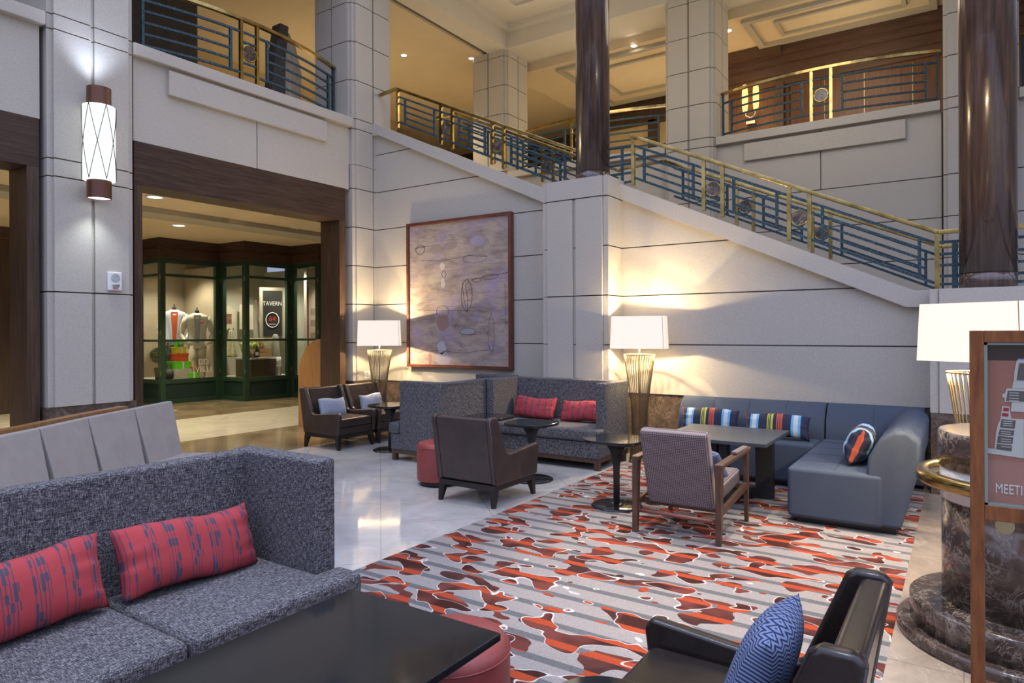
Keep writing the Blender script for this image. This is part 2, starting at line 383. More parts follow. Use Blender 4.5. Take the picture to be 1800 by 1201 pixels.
# ------------------------------------------------------------------ mesh helpers
class MB:
    def __init__(s):
        s.bm = bmesh.new(); s.uv = s.bm.loops.layers.uv.new('UVMap'); s.smooth = False
    def box(s, x0, x1, y0, y1, z0, z1):
        vs = [s.bm.verts.new((x, y, z)) for x in (x0, x1) for y in (y0, y1) for z in (z0, z1)]
        for f in ((0, 1, 3, 2), (4, 6, 7, 5), (0, 4, 5, 1), (2, 3, 7, 6), (0, 2, 6, 4), (1, 5, 7, 3)):
            s.bm.faces.new([vs[i] for i in f])
        return s
    def prism(s, poly, axis, a, b):
        """poly: 2D points; axis 'x': (y,z) extruded in x; 'y': (x,z); 'z': (x,y)"""
        def P(p, t):
            return {'x': (t, p[0], p[1]), 'y': (p[0], t, p[1]), 'z': (p[0], p[1], t)}[axis]
        A = [s.bm.verts.new(P(p, a)) for p in poly]; B = [s.bm.verts.new(P(p, b)) for p in poly]
        n = len(poly)
        s.bm.faces.new(A); s.bm.faces.new(B[::-1])
        for i in range(n):
            s.bm.faces.new([A[i], B[i], B[(i + 1) % n], A[(i + 1) % n]])
        return s
    def hexa(s, b4, t4):
        """frustum from two quads (bottom, top) of 3D points"""
        B = [s.bm.verts.new(p) for p in b4]; T = [s.bm.verts.new(p) for p in t4]
        s.bm.faces.new(B[::-1]); s.bm.faces.new(T)
        for i in range(4): s.bm.faces.new([B[i], B[(i + 1) % 4], T[(i + 1) % 4], T[i]])
        return s
    def bar(s, p, q, w, h=None, up=(0, 0, 1)):
        h = h or w
        p, q = Vector(p), Vector(q); d = (q - p).normalized(); u = Vector(up)
        if abs(d.dot(u)) > 0.98: u = Vector((0, 1, 0))
        r = d.cross(u).normalized(); u = r.cross(d).normalized()
        o = [r * a * w / 2 + u * b * h / 2 for a, b in ((-1, -1), (1, -1), (1, 1), (-1, 1))]
        return s.hexa([p + x for x in o], [q + x for x in o])
    def lathe(s, prof, n=32, cx=0, cy=0, cap=True, sx=1, sy=1):
        rings = []
        for r, z in prof:
            rings.append([s.bm.verts.new((cx + sx * r * math.cos(2 * PI * i / n), cy + sy * r * math.sin(2 * PI * i / n), z)) for i in range(n)])
        for k in range(len(rings) - 1):
            for i in range(n):
                f = s.bm.faces.new([rings[k][i], rings[k][(i + 1) % n], rings[k + 1][(i + 1) % n], rings[k + 1][i]]); f.smooth = True
        if cap:
            s.bm.faces.new(rings[0][::-1]); s.bm.faces.new(rings[-1])
        return s
    def tube(s, pts, r, n=8, closed=False, rs=None):
        pts = [Vector(p) for p in pts]; rings = []; m = len(pts)
        up = Vector((0, 0, 1))
        for i, p in enumerate(pts):
            a = pts[(i - 1) % m] if (closed or i > 0) else p
            b = pts[(i + 1) % m] if (closed or i < m - 1) else p
            d = (b - a).normalized()
            u = up if abs(d.dot(up)) < 0.95 else Vector((0, 1, 0))
            e = d.cross(u).normalized(); u2 = e.cross(d).normalized()
            rr = rs[i] if rs else r
            rings.append([s.bm.verts.new(p + e * rr * math.cos(2 * PI * k / n) + u2 * rr * math.sin(2 * PI * k / n)) for k in range(n)])
        for i in range(m if closed else m - 1):
            A, B = rings[i], rings[(i + 1) % m]
            for k in range(n):
                f = s.bm.faces.new([A[k], A[(k + 1) % n], B[(k + 1) % n], B[k]]); f.smooth = True
        if not closed:
            s.bm.faces.new(rings[0][::-1]); s.bm.faces.new(rings[-1])
        return s
    def sphere(s, c, r, sc=(1, 1, 1), n=16):
        mt = Matrix.Translation(c) @ Matrix.Diagonal((r * sc[0], r * sc[1], r * sc[2], 1))
        g = bmesh.ops.create_uvsphere(s.bm, u_segments=n, v_segments=max(6, n // 2), radius=1, matrix=mt)
        for v in g['verts']:
            for f in v.link_faces: f.smooth = True
        return s
    def build(s, name, mat, parent=None, loc=(0, 0, 0), rot=(0, 0, 0), bevel=0, seg=3, smooth=False, subsurf=0, wcs=False):
        bmesh.ops.recalc_face_normals(s.bm, faces=s.bm.faces)
        if wcs and parent is not None:
            bmesh.ops.translate(s.bm, verts=s.bm.verts, vec=-Vector(parent.location))
        me = bpy.data.meshes.new(name); s.bm.to_mesh(me); s.bm.free()
        if smooth:
            for p in me.polygons: p.use_smooth = True
        o = bpy.data.objects.new(name, me); C.objects.link(o)
        me.materials.append(M[mat] if isinstance(mat, str) else mat)
        o.location = loc; o.rotation_euler = rot
        if parent is not None: o.parent = parent
        if bevel:
            md = o.modifiers.new('bevel', 'BEVEL'); md.width = bevel; md.segments = seg; md.limit_method = 'ANGLE'; md.angle_limit = R(35)
            md.harden_normals = False
            for p in me.polygons: p.use_smooth = True
            w = o.modifiers.new('wn', 'WEIGHTED_NORMAL'); w.keep_sharp = False
        if subsurf:
            md = o.modifiers.new('sub', 'SUBSURF'); md.levels = subsurf; md.render_levels = subsurf
            for p in me.polygons: p.use_smooth = True
        return o

def thing(name, label, cat, loc=(0, 0, 0), rz=0, group=None):
    o = bpy.data.objects.new(name, None); C.objects.link(o)
    o.empty_display_size = 0.1
    o.location = loc; o.rotation_euler = (0, 0, rz); o['label'] = label; o['category'] = cat
    if group: o['group'] = group
    return o
def tag(o, label, cat, group=None, kind=None):
    o['label'] = label; o['category'] = cat
    if group: o['group'] = group
    if kind: o['kind'] = kind
    return o
def struct(mb, name, mat, **k):
    o = mb.build(name, mat, **k); o['kind'] = 'structure'; return o
def dup(root, loc, rz, label, group=None):
    r = root.copy(); C.objects.link(r); r.location = loc; r.rotation_euler = (0, 0, rz); r['label'] = label
    if group: r['group'] = group
    def rec(a, b):
        for ch in list(a.children):
            c = ch.copy(); C.objects.link(c); c.parent = b; rec(ch, c)
    rec(root, r)
    return r

def rrect(w, h, r, n=6, cx=0, cy=0):
    pts = []
    for sx, sy, a0 in ((1, 1, 0), (-1, 1, 90), (-1, -1, 180), (1, -1, 270)):
        for k in range(n + 1):
            a = R(a0 + 90 * k / n)
            pts.append((cx + sx * (w / 2 - r) + r * math.cos(a), cy + sy * (h / 2 - r) + r * math.sin(a)))
    return pts

def clip(poly, a, b, c):
    """keep a*x+b*y<=c"""
    out = []
    n = len(poly)
    for i in range(n):
        p, q = poly[i], poly[(i + 1) % n]
        dp, dq = a * p[0] + b * p[1] - c, a * q[0] + b * q[1] - c
        if dp <= 0: out.append(p)
        if dp * dq < 0:
            t = dp / (dp - dq); out.append((p[0] + t * (q[0] - p[0]), p[1] + t * (q[1] - p[1])))
    return out

def text_obj(body, size, mat, parent, loc, rot, name='lettering', depth=0.001, align='CENTER', sx=1.0):
    cu = bpy.data.curves.new('txt', 'FONT'); cu.body = body; cu.size = size; cu.extrude = depth; cu.align_x = align; cu.align_y = 'CENTER'
    t = bpy.data.objects.new('txt', cu); C.objects.link(t)
    dg = bpy.context.evaluated_depsgraph_get()
    me = bpy.data.meshes.new_from_object(t.evaluated_get(dg))
    bpy.data.objects.remove(t)
    o = bpy.data.objects.new(name, me); C.objects.link(o)
    me.materials.clear(); me.materials.append(M[mat] if isinstance(mat, str) else mat)
    o.location = loc; o.rotation_euler = rot; o.scale = (sx, 1, 1)
    if parent is not None: o.parent = parent
    return o

# ------------------------------------------------------------------ constants
CAM_Z = 1.55
S = 0.61; B0 = 0.768
ZJ = [B0 + S * k for k in range(0, 12)]
YW = 7.87      # stair wall face
XL = -7.95     # left wall face
XG = -4.52, -3.59
LEDGE0, LEDGE1 = 4.78, 4.92
CEIL = 7.5

# ------------------------------------------------------------------ floors
struct(MB().box(-9.2, 3.0, -4, 9.2, -0.1, 0.0).box(3.0, 6.0, -4, 9.2, -0.1, 0), 'floor', 'floor_w')
struct(MB().box(-16.5, -9.2, -4, 13, -0.1, 0.0), 'floor', 'floor_c')
struct(MB().box(-9.2, -7.35, -4, 7.9, 0.0, 0.0015), 'floor', 'floor_b')
struct(MB().box(-13.0, -11.6, -4, 7.4, 0.0, 0.0015).box(-15.3, -11.6, 7.4, 12.0, 0.0, 0.0015), 'floor', 'floor_b')
struct(MB().box(-0.30, 0.9, -2, 7.87, 0.0, 0.004), 'floor', 'floor_g')
cp = MB().box(-3.28, -0.30, -3, 7.85, 0.0, 0.004).build('carpet', 'carpet')
tag(cp, 'grey striped carpet with dark red and orange camouflage blotches outlined in white', 'carpet')

# ------------------------------------------------------------------ stone walls
def panels_y(mb, poly, zs, y, t=0.03, gap=0.007, vseams=()):
    """stone strips facing -y, clipped out of poly in (x,z)"""
    zs = [-99] + list(zs) + [99]
    for a, b in zip(zs[:-1], zs[1:]):
        p = clip(poly, 0, -1, -(a + gap)); p = clip(p, 0, 1, b - gap) if p else p
        if not p or len(p) < 3: continue
        seams = [v for v, za, zb in vseams if za <= (max(a, -9) + min(b, 9)) / 2 <= zb or (za < b and zb > a)]
        cuts = [-99] + sorted(seams) + [99]
        for c, d in zip(cuts[:-1], cuts[1:]):
            q = clip(p, -1, 0, -(c + gap)); q = clip(q, 1, 0, d - gap) if q else q
            if q and len(q) >= 3: mb.prism(q, 'y', y, y + t)
def panels_x(mb, poly, zs, x, t=0.03, gap=0.007, seams=()):
    """stone strips facing +x, poly in (y,z)"""
    zs = [-99] + list(zs) + [99]
    for a, b in zip(zs[:-1], zs[1:]):
        p = clip(poly, 0, -1, -(a + gap)); p = clip(p, 0, 1, b - gap) if p else p
        if not p or len(p) < 3: continue
        cuts = [-99] + sorted(v for v, za, zb in seams if za < b and zb > a) + [99]
        for c, d in zip(cuts[:-1], cuts[1:]):
            q = clip(p, -1, 0, -(c + gap)); q = clip(q, 1, 0, d - gap) if q else q
            if q and len(q) >= 3: mb.prism(q, 'x', x - t, x)

SL = 0.461
def zb_left(x): return 4.743 + (-7.86 - x) * SL       # curb underside, left flight
def zb_right(x): return 1.775 + (-0.47 - x) * SL      # curb underside, right flight
# stair side wall (left part)
W1 = [(XL, B0), (XG[0] + .02, B0), (XG[0] + .02, zb_left(-4.5) + .05), (-7.86, 4.79), (XL, 4.79)]
mb = MB(); panels_y(mb, W1, ZJ[1:], YW); struct(mb, 'wall_stair_left', 'stone')
mb = MB().prism([(XL, B0), (-4.5, B0), (-4.5, zb_left(-4.5)), (-7.86, 4.74), (XL, 4.74)], 'y', YW + 0.03, YW + 0.2)
struct(mb, 'wall_stair_left_core', 'groove')
W2 = [(-3.61, B0), (-0.22, B0), (-0.22, 1.80), (-0.47, 1.80), (-3.61, zb_right(-3.61) + .03)]
mb = MB(); panels_y(mb, W2, ZJ[1:], YW); struct(mb, 'wall_stair_right', 'stone')
mb = MB().prism([(-3.61, B0), (-0.2, B0), (-0.2, 1.78), (-0.47, 1.78), (-3.61, zb_right(-3.61))], 'y', YW + 0.03, YW + 0.2)
struct(mb, 'wall_stair_right_core', 'groove')
# marble dado
struct(MB().box(XL, XG[0] + .02, YW + .02, YW + .2, 0.0, B0), 'baseboard_stair_left', 'emp_base')
struct(MB().box(-3.61, -0.2, YW + .02, YW + .2, 0.0, B0), 'baseboard_stair_right', 'emp_base')

# stair with curbs (both flights)
st = thing('staircase', 'stone staircase descending to the right behind the pale sloping side wall', 'staircase', (-4.05, 8.6, 0))
Y0, Y1 = 7.80, 8.07
mb = MB()
mb.prism([(XL, 4.743), (-7.86, 4.743), (-4.50, zb_left(-4.5)), (-4.50, zb_left(-4.5) + .19), (-7.55, 4.79), (-7.86, LEDGE1), (XL, LEDGE1)][:0] or
         [(XL, 4.743), (-7.86, 4.743), (-4.50, zb_left(-4.5)), (-4.50, zb_left(-4.5) + .195), (-7.90, LEDGE1), (XL, LEDGE1)], 'y', Y0, Y1)
struct(mb, 'trim_19', 'stone')
mb = MB().prism([(-3.60, zb_right(-3.60)), (-0.47, 1.775), (-0.24, 1.775), (-0.24, 1.94), (-0.40, 1.94), (-3.60, zb_right(-3.60) + .20)], 'y', Y0, Y1)
struct(mb, 'trim_20', 'stone')
# far curbs
mb = MB().prism([(XL, 4.6), (-7.86, 4.6), (-4.6, 3.1), (-3.5, 3.1), (-0.4, 1.68), (0.7, 1.68), (0.7, 1.88), (-.4, 1.88), (-3.6, 3.36), (-4.55, 3.36), (-7.9, 4.9), (XL, 4.9)], 'y', 9.28, 9.46)
mb.build('far_curb', 'stone', st, wcs=True)
mb = MB()
for i in range(11):
    x = -7.8 + 0.3 * i
    mb.box(x, x + .32, 8.40 if x > -4.85 else 8.1, 9.28, 4.7 - .142 * (i + 1) - .35, 4.76 - .142 * (i + 1))
mb.box(-4.5, -3.6, 8.40, 9.28, 2.9, 3.14)
for i in range(10):
    x = -3.6 + 0.32 * i
    mb.box(x, x + .34, 8.1 if -3.58 < x < -.5 else 8.40, 9.28, 2.65 - .145 * i, 3.0 - .145 * i)
mb.build('steps', 'emp', st, wcs=True)

# columns ------------------------------------------------------------
def column_mesh(cx, cy, z0, z1, w=0.93, joints=ZJ, faces='-y+x', groove=True, wide=(), ledge=False):
    """stone pier: recessed core, side strips and two face slabs per course"""
    mb = MB(); g = 0.007; h = w / 2
    zs = [z for z in joints if z0 + .02 < z < z1 - .02]
    zs = [z0] + zs + [z1]
    for a, b in zip(zs[:-1], zs[1:]):
        a2, b2 = a + (g if a > z0 else 0), b - (g if b < z1 else 0)
        mb.box(cx - h + .035, cx + h - .035, cy - h + .035, cy + h - .035, a2, b2)
        k = h - .09
        if '-y' in faces:
            for s in (-1, 1):
                mb.box(cx + min(0.018 * s, k * s), cx + max(0.018 * s, k * s), cy - h, cy - h + .04, a2, b2)
        if '+x' in faces:
            for s in (-1, 1):
                mb.box(cx + h - .04, cx + h, cy + min(0.018 * s, k * s), cy + max(0.018 * s, k * s), a2, b2)
    mb2 = MB().box(cx - h + .055, cx + h - .055, cy - h + .055, cy + h - .055, z0 + .001, z1 - .001)
    return mb, mb2

JU = [4.765, 4.925] + [4.925 + S * k for k in range(1, 6)]
def pier(label, cx, cy, z0, z1, joints, faces='-y+x', base=True, w=.93):
    t = thing('stone_column', label, 'column', (cx, cy, max(0, z0 if not base else 0)))
    a, b = column_mesh(cx, cy, z0, z1, w, joints, faces)
    a.build('stone_blocks', 'stone', t, wcs=True); b.build('joint_core', 'groove', t, wcs=True)
    if base:
        h = w / 2
        MB().box(cx - h + .01, cx + h - .01, cy - h + .01, cy + h - .01, 0, z0).build('marble_plinth', 'emp_base', t, wcs=True)
    return t
CX = -7.985
# pilasters A and B on the left wall (centres x -8.415)
LW = -8.415
pier('tall stone block pier carrying the cylindrical wall sconce, between the two dark timber doorways', LW, 3.572, B0, 8.0, [ZJ[2], 3.21, 3.40, 4.765, 4.925, 5.535, 6.145, 6.755], '+x', w=.945)
tb = pier('stone block pier rising past the first corner balcony to the ceiling, right of the timber doorway', LW + .0, 7.82, 4.20, CEIL, JU, '-y+x', base=False)
mb = MB(); zs = [B0] + ZJ[1:6] + [4.20]
for a, b in zip(zs[:-1], zs[1:]):
    mb.box(-8.46, -7.985, 7.39, 8.25, a + .007, b - .007).box(-8.05, -7.95, 7.45, 7.80, a + .007, b - .007).box(-8.05, -7.95, 7.836, 8.25, a + .007, b - .007)
mb.build('stone_blocks', 'stone', tb, wcs=True)
MB().box(-8.44, -8.0, 7.41, 8.2, B0, 4.2).build('joint_core', 'groove', tb, wcs=True)
MB().box(-8.45, -7.96, 7.40, 8.2, 0, B0).build('marble_plinth', 'emp_base', tb, wcs=True)
pier('stone block column at the far back corner of the upper floor, left of the slim dark column', LW, 12.12, 4.3, CEIL, JU)
pier('stone block column on the upper floor between the far middle balcony and the right balcony', -4.03, 12.12, 2.5, 8.2, [3.2, 3.81] + JU, base=False)
pier('stone block column at the right edge of the right balcony, behind the wide dark column', 0.205, 12.12, 1.5, 8.2, [1.99, 2.6, 3.2, 3.81] + JU, base=False)

def low_pier(label, cx, cy, zt, joints):
    t = thing('stone_pier', label, 'pier', (cx, cy, 0)); h = .465
    mb = MB(); g = .007; k = h - .075
    zs = [B0] + joints + [zt]
    for a, b in zip(zs[:-1], zs[1:]):
        a2, b2 = a + (g if a > B0 else 0), b - (g if b < zt else 0)
        mb.box(cx - h + .02, cx + h - .02, cy - h + .03, cy + h, a2, b2)
        mb.box(cx - h, cx - k - .012, cy - h + .02, cy + .1, a2, b2).box(cx + k + .012, cx + h, cy - h + .02, cy + h - .04, a2, b2)
    # tall face slabs, split only at every second course
    zs = [B0] + [z for z in joints if abs(z - ZJ[2]) < .01] + ([joints[-1]] if len(joints) > 2 else [])
    for a, b in zip(zs, zs[1:] + [zt]):
        if b - a < .12: continue
        a2, b2 = a + (g if a > B0 else 0), b - (g if b < zt else 0)
        if b == zt: mb.box(cx - k, cx + k, cy - h, cy - h + .05, a2, b2)
        else:
            for s in (-1, 1):
                mb.box(cx + min(.022 * s, k * s), cx + max(.022 * s, k * s), cy - h, cy - h + .05, a2, b2)
    mb.build('stone_blocks', 'stone', t, wcs=True)
    MB().box(cx - h + .05, cx + h - .05, cy - h + .04, cy + h - .05, B0, zt - .01).build('joint_core', 'groove', t, wcs=True)
    MB().box(cx - h + .005, cx + h - .005, cy - h + .005, cy + h, 0, B0).build('marble_plinth', 'emp_base', t, wcs=True)
    return t
low_pier('stone pier in the middle of the stair wall carrying the slim round column', -4.055, 7.91, 3.46, [ZJ[1], ZJ[2], ZJ[3], ZJ[4]])
low_pier('low stone pier at the right end of the stair wall carrying the wide round column', 0.21, 7.89, 1.93, [ZJ[1], 1.775])

def round_column(label, cx, cy, z0, r):
    t = thing('round_column', label, 'column', (cx, cy, z0))
    MB().lathe([(r * 1.005, 0), (r * 1.005, .15)], 48).build('column_foot', 'wood_col', t)
    MB().lathe([(r * .985, .15), (r * .985, .158)], 48).build('recess_ring', 'black', t)  # thin black ring, slightly recessed, between foot and shaft
    MB().lathe([(r, .158), (r, 9.2 - z0)], 48).build('shaft', 'wood_col', t)
round_column('slim glossy dark wood round column standing on the middle stair pier', -4.03, 7.93, 3.46, .222)
round_column('wide glossy dark wood round column standing on the low pier at right', 0.205, 7.89, 1.93, .232)

# left wall ------------------------------------------------------------
# spandrel above doorway 1 and doorway 2
def spandrel(name, ya, yb):
    mb = MB(); ym = (ya + yb) / 2
    panels_x(mb, [(ya, 3.80), (yb, 3.80), (yb, LEDGE0), (ya, LEDGE0)], [], -8.03, .05, seams=[(ym, 3, 4.44)])
    mb.box(-8.03, -7.975, ya + .4, yb - .48, 4.44, 4.735)
    struct(mb, name, 'stone')
    struct(MB().box(-8.5, -8.07, ya, yb, 3.80, LEDGE0), name + '_core', 'groove')
    struct(MB().box(-8.9, XL, ya - .03, yb + .03, LEDGE0, LEDGE1), 'trim_' + ('1' if ya > 3 else '2'), 'stone', bevel=.008)
spandrel('wall_left_spandrel', 4.05, 7.36)
spandrel('wall_left_spandrel_near', -.3, 3.09)

def doorway(n, ya, yb):
    d = thing('door_%d' % n, 'dark timber lined doorway opening', 'doorway', (-8.3, (ya + yb) / 2, 0))
    del d['label']; del d['category']; d['kind'] = 'structure'
    xo, xi, fw = -8.03, -8.47, .095
    MB().box(xi, xo, ya, yb, 3.29, 3.80).build('header', 'wood_h', d, wcs=True, bevel=.004)
    MB().box(xi, xo, ya, ya + fw, 0, 3.29).build('jamb', 'wood_v', d, wcs=True, bevel=.004)
    MB().box(xi, xo, yb - fw - .02, yb, 0, 3.29).build('jamb', 'wood_v', d, wcs=True, bevel=.004)
doorway(1, 4.055, 7.285)
doorway(2, -.2, 3.085)

# gallery floor slabs behind the ledges
struct(MB().box(-18, -8.6, -4, 18, 4.25, 4.5), 'floor_upper_left', 'floor_c')
struct(MB().box(-8.6, 6, 11.95, 18, 4.25, 4.5), 'floor_upper_back', 'floor_c')
struct(MB().box(-8.88, -7.5, 8.2, 11.7, 4.25, 4.5), 'floor_landing', 'floor_c')
# back balcony wall (right bay)
mb = MB()
panels_y(mb, [(-3.58, .5), (-0.25, .5), (-0.25, LEDGE0), (-3.58, LEDGE0)], [ZJ[k] for k in range(1, 6)], 11.80, .05, vseams=[(-1.894, 3.82, 4.6)])
mb.box(-3.09, -.707, 11.74, 11.80, 4.445, 4.735)
struct(mb, 'wall_back', 'stone')
struct(MB().box(-3.6, -.2, 11.85, 12.0, 0.0, LEDGE0), 'wall_back_core', 'groove')
struct(MB().box(-3.56, -.26, 11.70, 12.2, LEDGE0, LEDGE1), 'trim_3', 'stone', bevel=.008)
mb = MB(); panels_y(mb, [(-8, .5), (-4.48, .5), (-4.48, LEDGE0), (-8, LEDGE0)], [ZJ[k] for k in range(1, 6)], 11.80, .05)
struct(mb, 'wall_back_middle', 'stone')
struct(MB().box(-8, -4.4, 11.85, 12.0, 0.0, LEDGE0), 'wall_back_middle_core', 'groove')
struct(MB().box(-7.96, -4.49, 11.70, 12.2, LEDGE0, LEDGE1), 'trim_4', 'stone', bevel=.008)
mb = MB(); panels_y(mb, [(.67, .5), (4.5, .5), (4.5, LEDGE0), (.67, LEDGE0)], [ZJ[k] for k in range(1, 6)], 11.80, .05)
struct(mb, 'wall_back_right', 'stone')
struct(MB().box(.67, 4.5, 11.85, 12.0, 0.0, LEDGE0), 'wall_back_right_core', 'groove')
struct(MB().box(.67, 4.5, 11.70, 12.2, LEDGE0, LEDGE1), 'trim_5', 'stone', bevel=.008)
struct(MB().box(.65, 5, 7.9, 8.05, 0, 1.93), 'wall_lower_right', 'stone')
struct(MB().box(.7, 5, 8.05, 11.8, .2, .5), 'floor_stair_foot', 'emp')

# ceilings and beams ------------------------------------------------------
struct(MB().box(-18, -8.55, -4, 18, CEIL, CEIL + .1).box(-8.42, 4.6, 12.62, 18, CEIL - .18, CEIL + .1), 'ceiling', 'ceil')
struct(MB().box(-8.55, -8.42, -4, 18, CEIL + .05, CEIL + .15), 'ceiling_slot', 'groove')
mb = MB().box(-8.42, -7.96, -4, 12.6, CEIL, CEIL + .9)
mb.box(-7.96, 4.6, 11.68, 12.62, CEIL, CEIL + .9).box(-4.05 - .45, -4.05 + .45, 7.4, 11.68, CEIL + .12, CEIL + .9)
mb.box(-7.96, 4.6, 7.45, 7.5, CEIL + .3, CEIL + .9)
struct(mb, 'trim_6', 'ceil2')
mb = MB().box(-7.96, 4.6, 7.5, 11.68, CEIL + .42, CEIL + .5)
struct(mb, 'ceiling_coffer', 'ceil2')
def ring(mb, x0, x1, y0, y1, z0, z1, w):
    mb.box(x0, x1, y0, y0 + w, z0, z1).box(x0, x1, y1 - w, y1, z0, z1).box(x0, x0 + w, y0 + w, y1 - w, z0, z1).box(x1 - w, x1, y0 + w, y1 - w, z0, z1)
mb = MB()
ring(mb, -7.96, -4.5, 7.5, 11.68, CEIL + .32, CEIL + .42, .16)
ring(mb, -7.3, -5.1, 8.2, 11.0, CEIL + .36, CEIL + .42, .12)
ring(mb, -7.0, -5.4, 8.5, 10.7, CEIL + .38, CEIL + .42, .06)
ring(mb, -3.6, 4.6, 7.5, 11.68, CEIL + .32, CEIL + .42, .16)
struct(mb, 'trim_7', 'ceil2')
mb = MB()
ring(mb, -3.4, -.35, 12.75, 14.15, CEIL - .25, CEIL - .18, .12)
ring(mb, -2.9, -.8, 13.1, 13.8, CEIL - .23, CEIL - .18, .07)
ring(mb, -7.4, -4.4, 12.8, 15.6, CEIL - .25, CEIL - .18, .12)
ring(mb, -6.9, -4.9, 13.3, 15.1, CEIL - .23, CEIL - .18, .08)
struct(mb, 'trim_8', 'trim')

# upper back walls
struct(MB().box(-18, 4.6, 17.6, 17.8, 4.5, CEIL), 'wall_far_upper', 'tanwall')
struct(MB().box(-18, 4.6, 17.45, 17.6, 6.55, 7.32).box(-18, 4.6, 17.3, 17.6, 7.1, 7.32), 'trim_9', 'dull_door')
struct(MB().box(-18, -9, 17.4, 17.6, 4.5, 5.9), 'trim_10', 'dull_door')
struct(MB().box(-18.2, -18, -4, 18, 4.5, CEIL), 'wall_far_left_upper', 'tanwall')
# panelled mahogany wall behind the right balcony
mb = MB().box(-4.3, .9, 14.5, 14.7, 4.5, 7.32)
struct(mb, 'wall_mahogany', 'wood_red')
mb = MB()
for z0, z1, d in ((6.55, 6.75, .06), (6.75, 6.95, .10), (6.95, 7.1, .18), (7.1, 7.25, .26), (7.25, 7.32, .32)):
    mb.box(-4.4, .9, 14.5 - d, 14.5, z0, z1)
mb.box(-3.15, -3.0, 14.38, 14.5, 4.5, 6.6).box(-4.4, -3.0, 14.5 - .38, 14.5, 7.12, 7.32)
struct(mb, 'trim_11', 'wood_x')
mb = MB()
for x in (-2.25, -1.55, -.75): mb.box(x - .006, x + .006, 14.485, 14.5, 4.5, 6.5)
struct(mb, 'trim_12', 'brass_d')
mb = MB()
for x in (-3.0, -2.9): mb.box(x - .012, x + .012, 14.48, 14.5, 4.5, 6.55)
struct(mb, 'trim_13', 'black')
struct(MB().box(-4.4, -4.2, 14.5, 17.6, 4.5, 7.32), 'wall_mahogany_return', 'wood_red')
# middle bay: tan walls with dark posts
struct(MB().box(-8.3, -4.4, 16.0, 16.2, 4.5, 7.32), 'wall_middle_upper', 'tanwall')
struct(MB().box(-8.3, -4.4, 15.8, 16.0, 6.75, 7.32).box(-8.3, -4.4, 15.7, 16.0, 7.1, 7.32).box(-6.5, -6.3, 15.8, 16.0, 4.5, 6.8), 'trim_14', 'dull_door')
struct(MB().box(-5.75, -5.5, 15.9, 16.0, 4.5, 6.3), 'trim_15', 'ceil2')

# corridor behind the doorways
ZC = 3.59
struct(MB().box(-16.5, -8.4, -4, 13, ZC, ZC + .1), 'ceiling_corridor', 'ceil')
mb = MB().box(-11.6, -11.35, -4, 13, ZC - .05, ZC).box(-11.9, -11.75, -4, 13, ZC - .025, ZC).box(-11.35, -10.9, -4, 13, ZC - .09, ZC - .0)
struct(mb, 'trim_16', 'trim')
struct(MB().box(-15.6, -15.4, -4, 3.4, 0, ZC), 'wall_corridor', 'dull_door')
struct(MB().box(-15.6, -8.9, 12.6, 12.8, 0, ZC), 'wall_corridor_end', 'tanwall')
struct(MB().box(-12.35, -8.4, 11.6, 11.7, 0, ZC), 'wall_corridor_right', 'tanwall')

# ------------------------------------------------------------------ railings
def bar_w(mb, p, q, w=.03, h=None): mb.bar(p, q, w, h)

def medallion(parent, c, r, axis, wcs=True):
    """marble disc in a brass ring; axis 'y' faces the room along y, 'x' along x"""
    mb = MB(); n = 28
    def P(a, rr, d):
        return (c[0] + rr * math.cos(a), c[1] + d, c[2] + rr * math.sin(a)) if axis == 'y' else (c[0] + d, c[1] + rr * math.cos(a), c[2] + rr * math.sin(a))
    mb.tube([P(2 * PI * i / n, r, 0) for i in range(n)], .014, 8, closed=True)
    ringo = mb.build('medallion_ring', 'brass', parent, wcs=True)
    mb = MB()
    poly = [(c[0] + r * math.cos(2 * PI * i / n), c[2] + r * math.sin(2 * PI * i / n)) for i in range(n)] if axis == 'y' else \
           [(c[1] + r * math.cos(2 * PI * i / n), c[2] + r * math.sin(2 * PI * i / n)) for i in range(n)]
    d = c[1] if axis == 'y' else c[0]
    mb.prism(poly, axis, d - .012, d + .012)
    mb.build('medallion', 'emp2', parent, wcs=True)

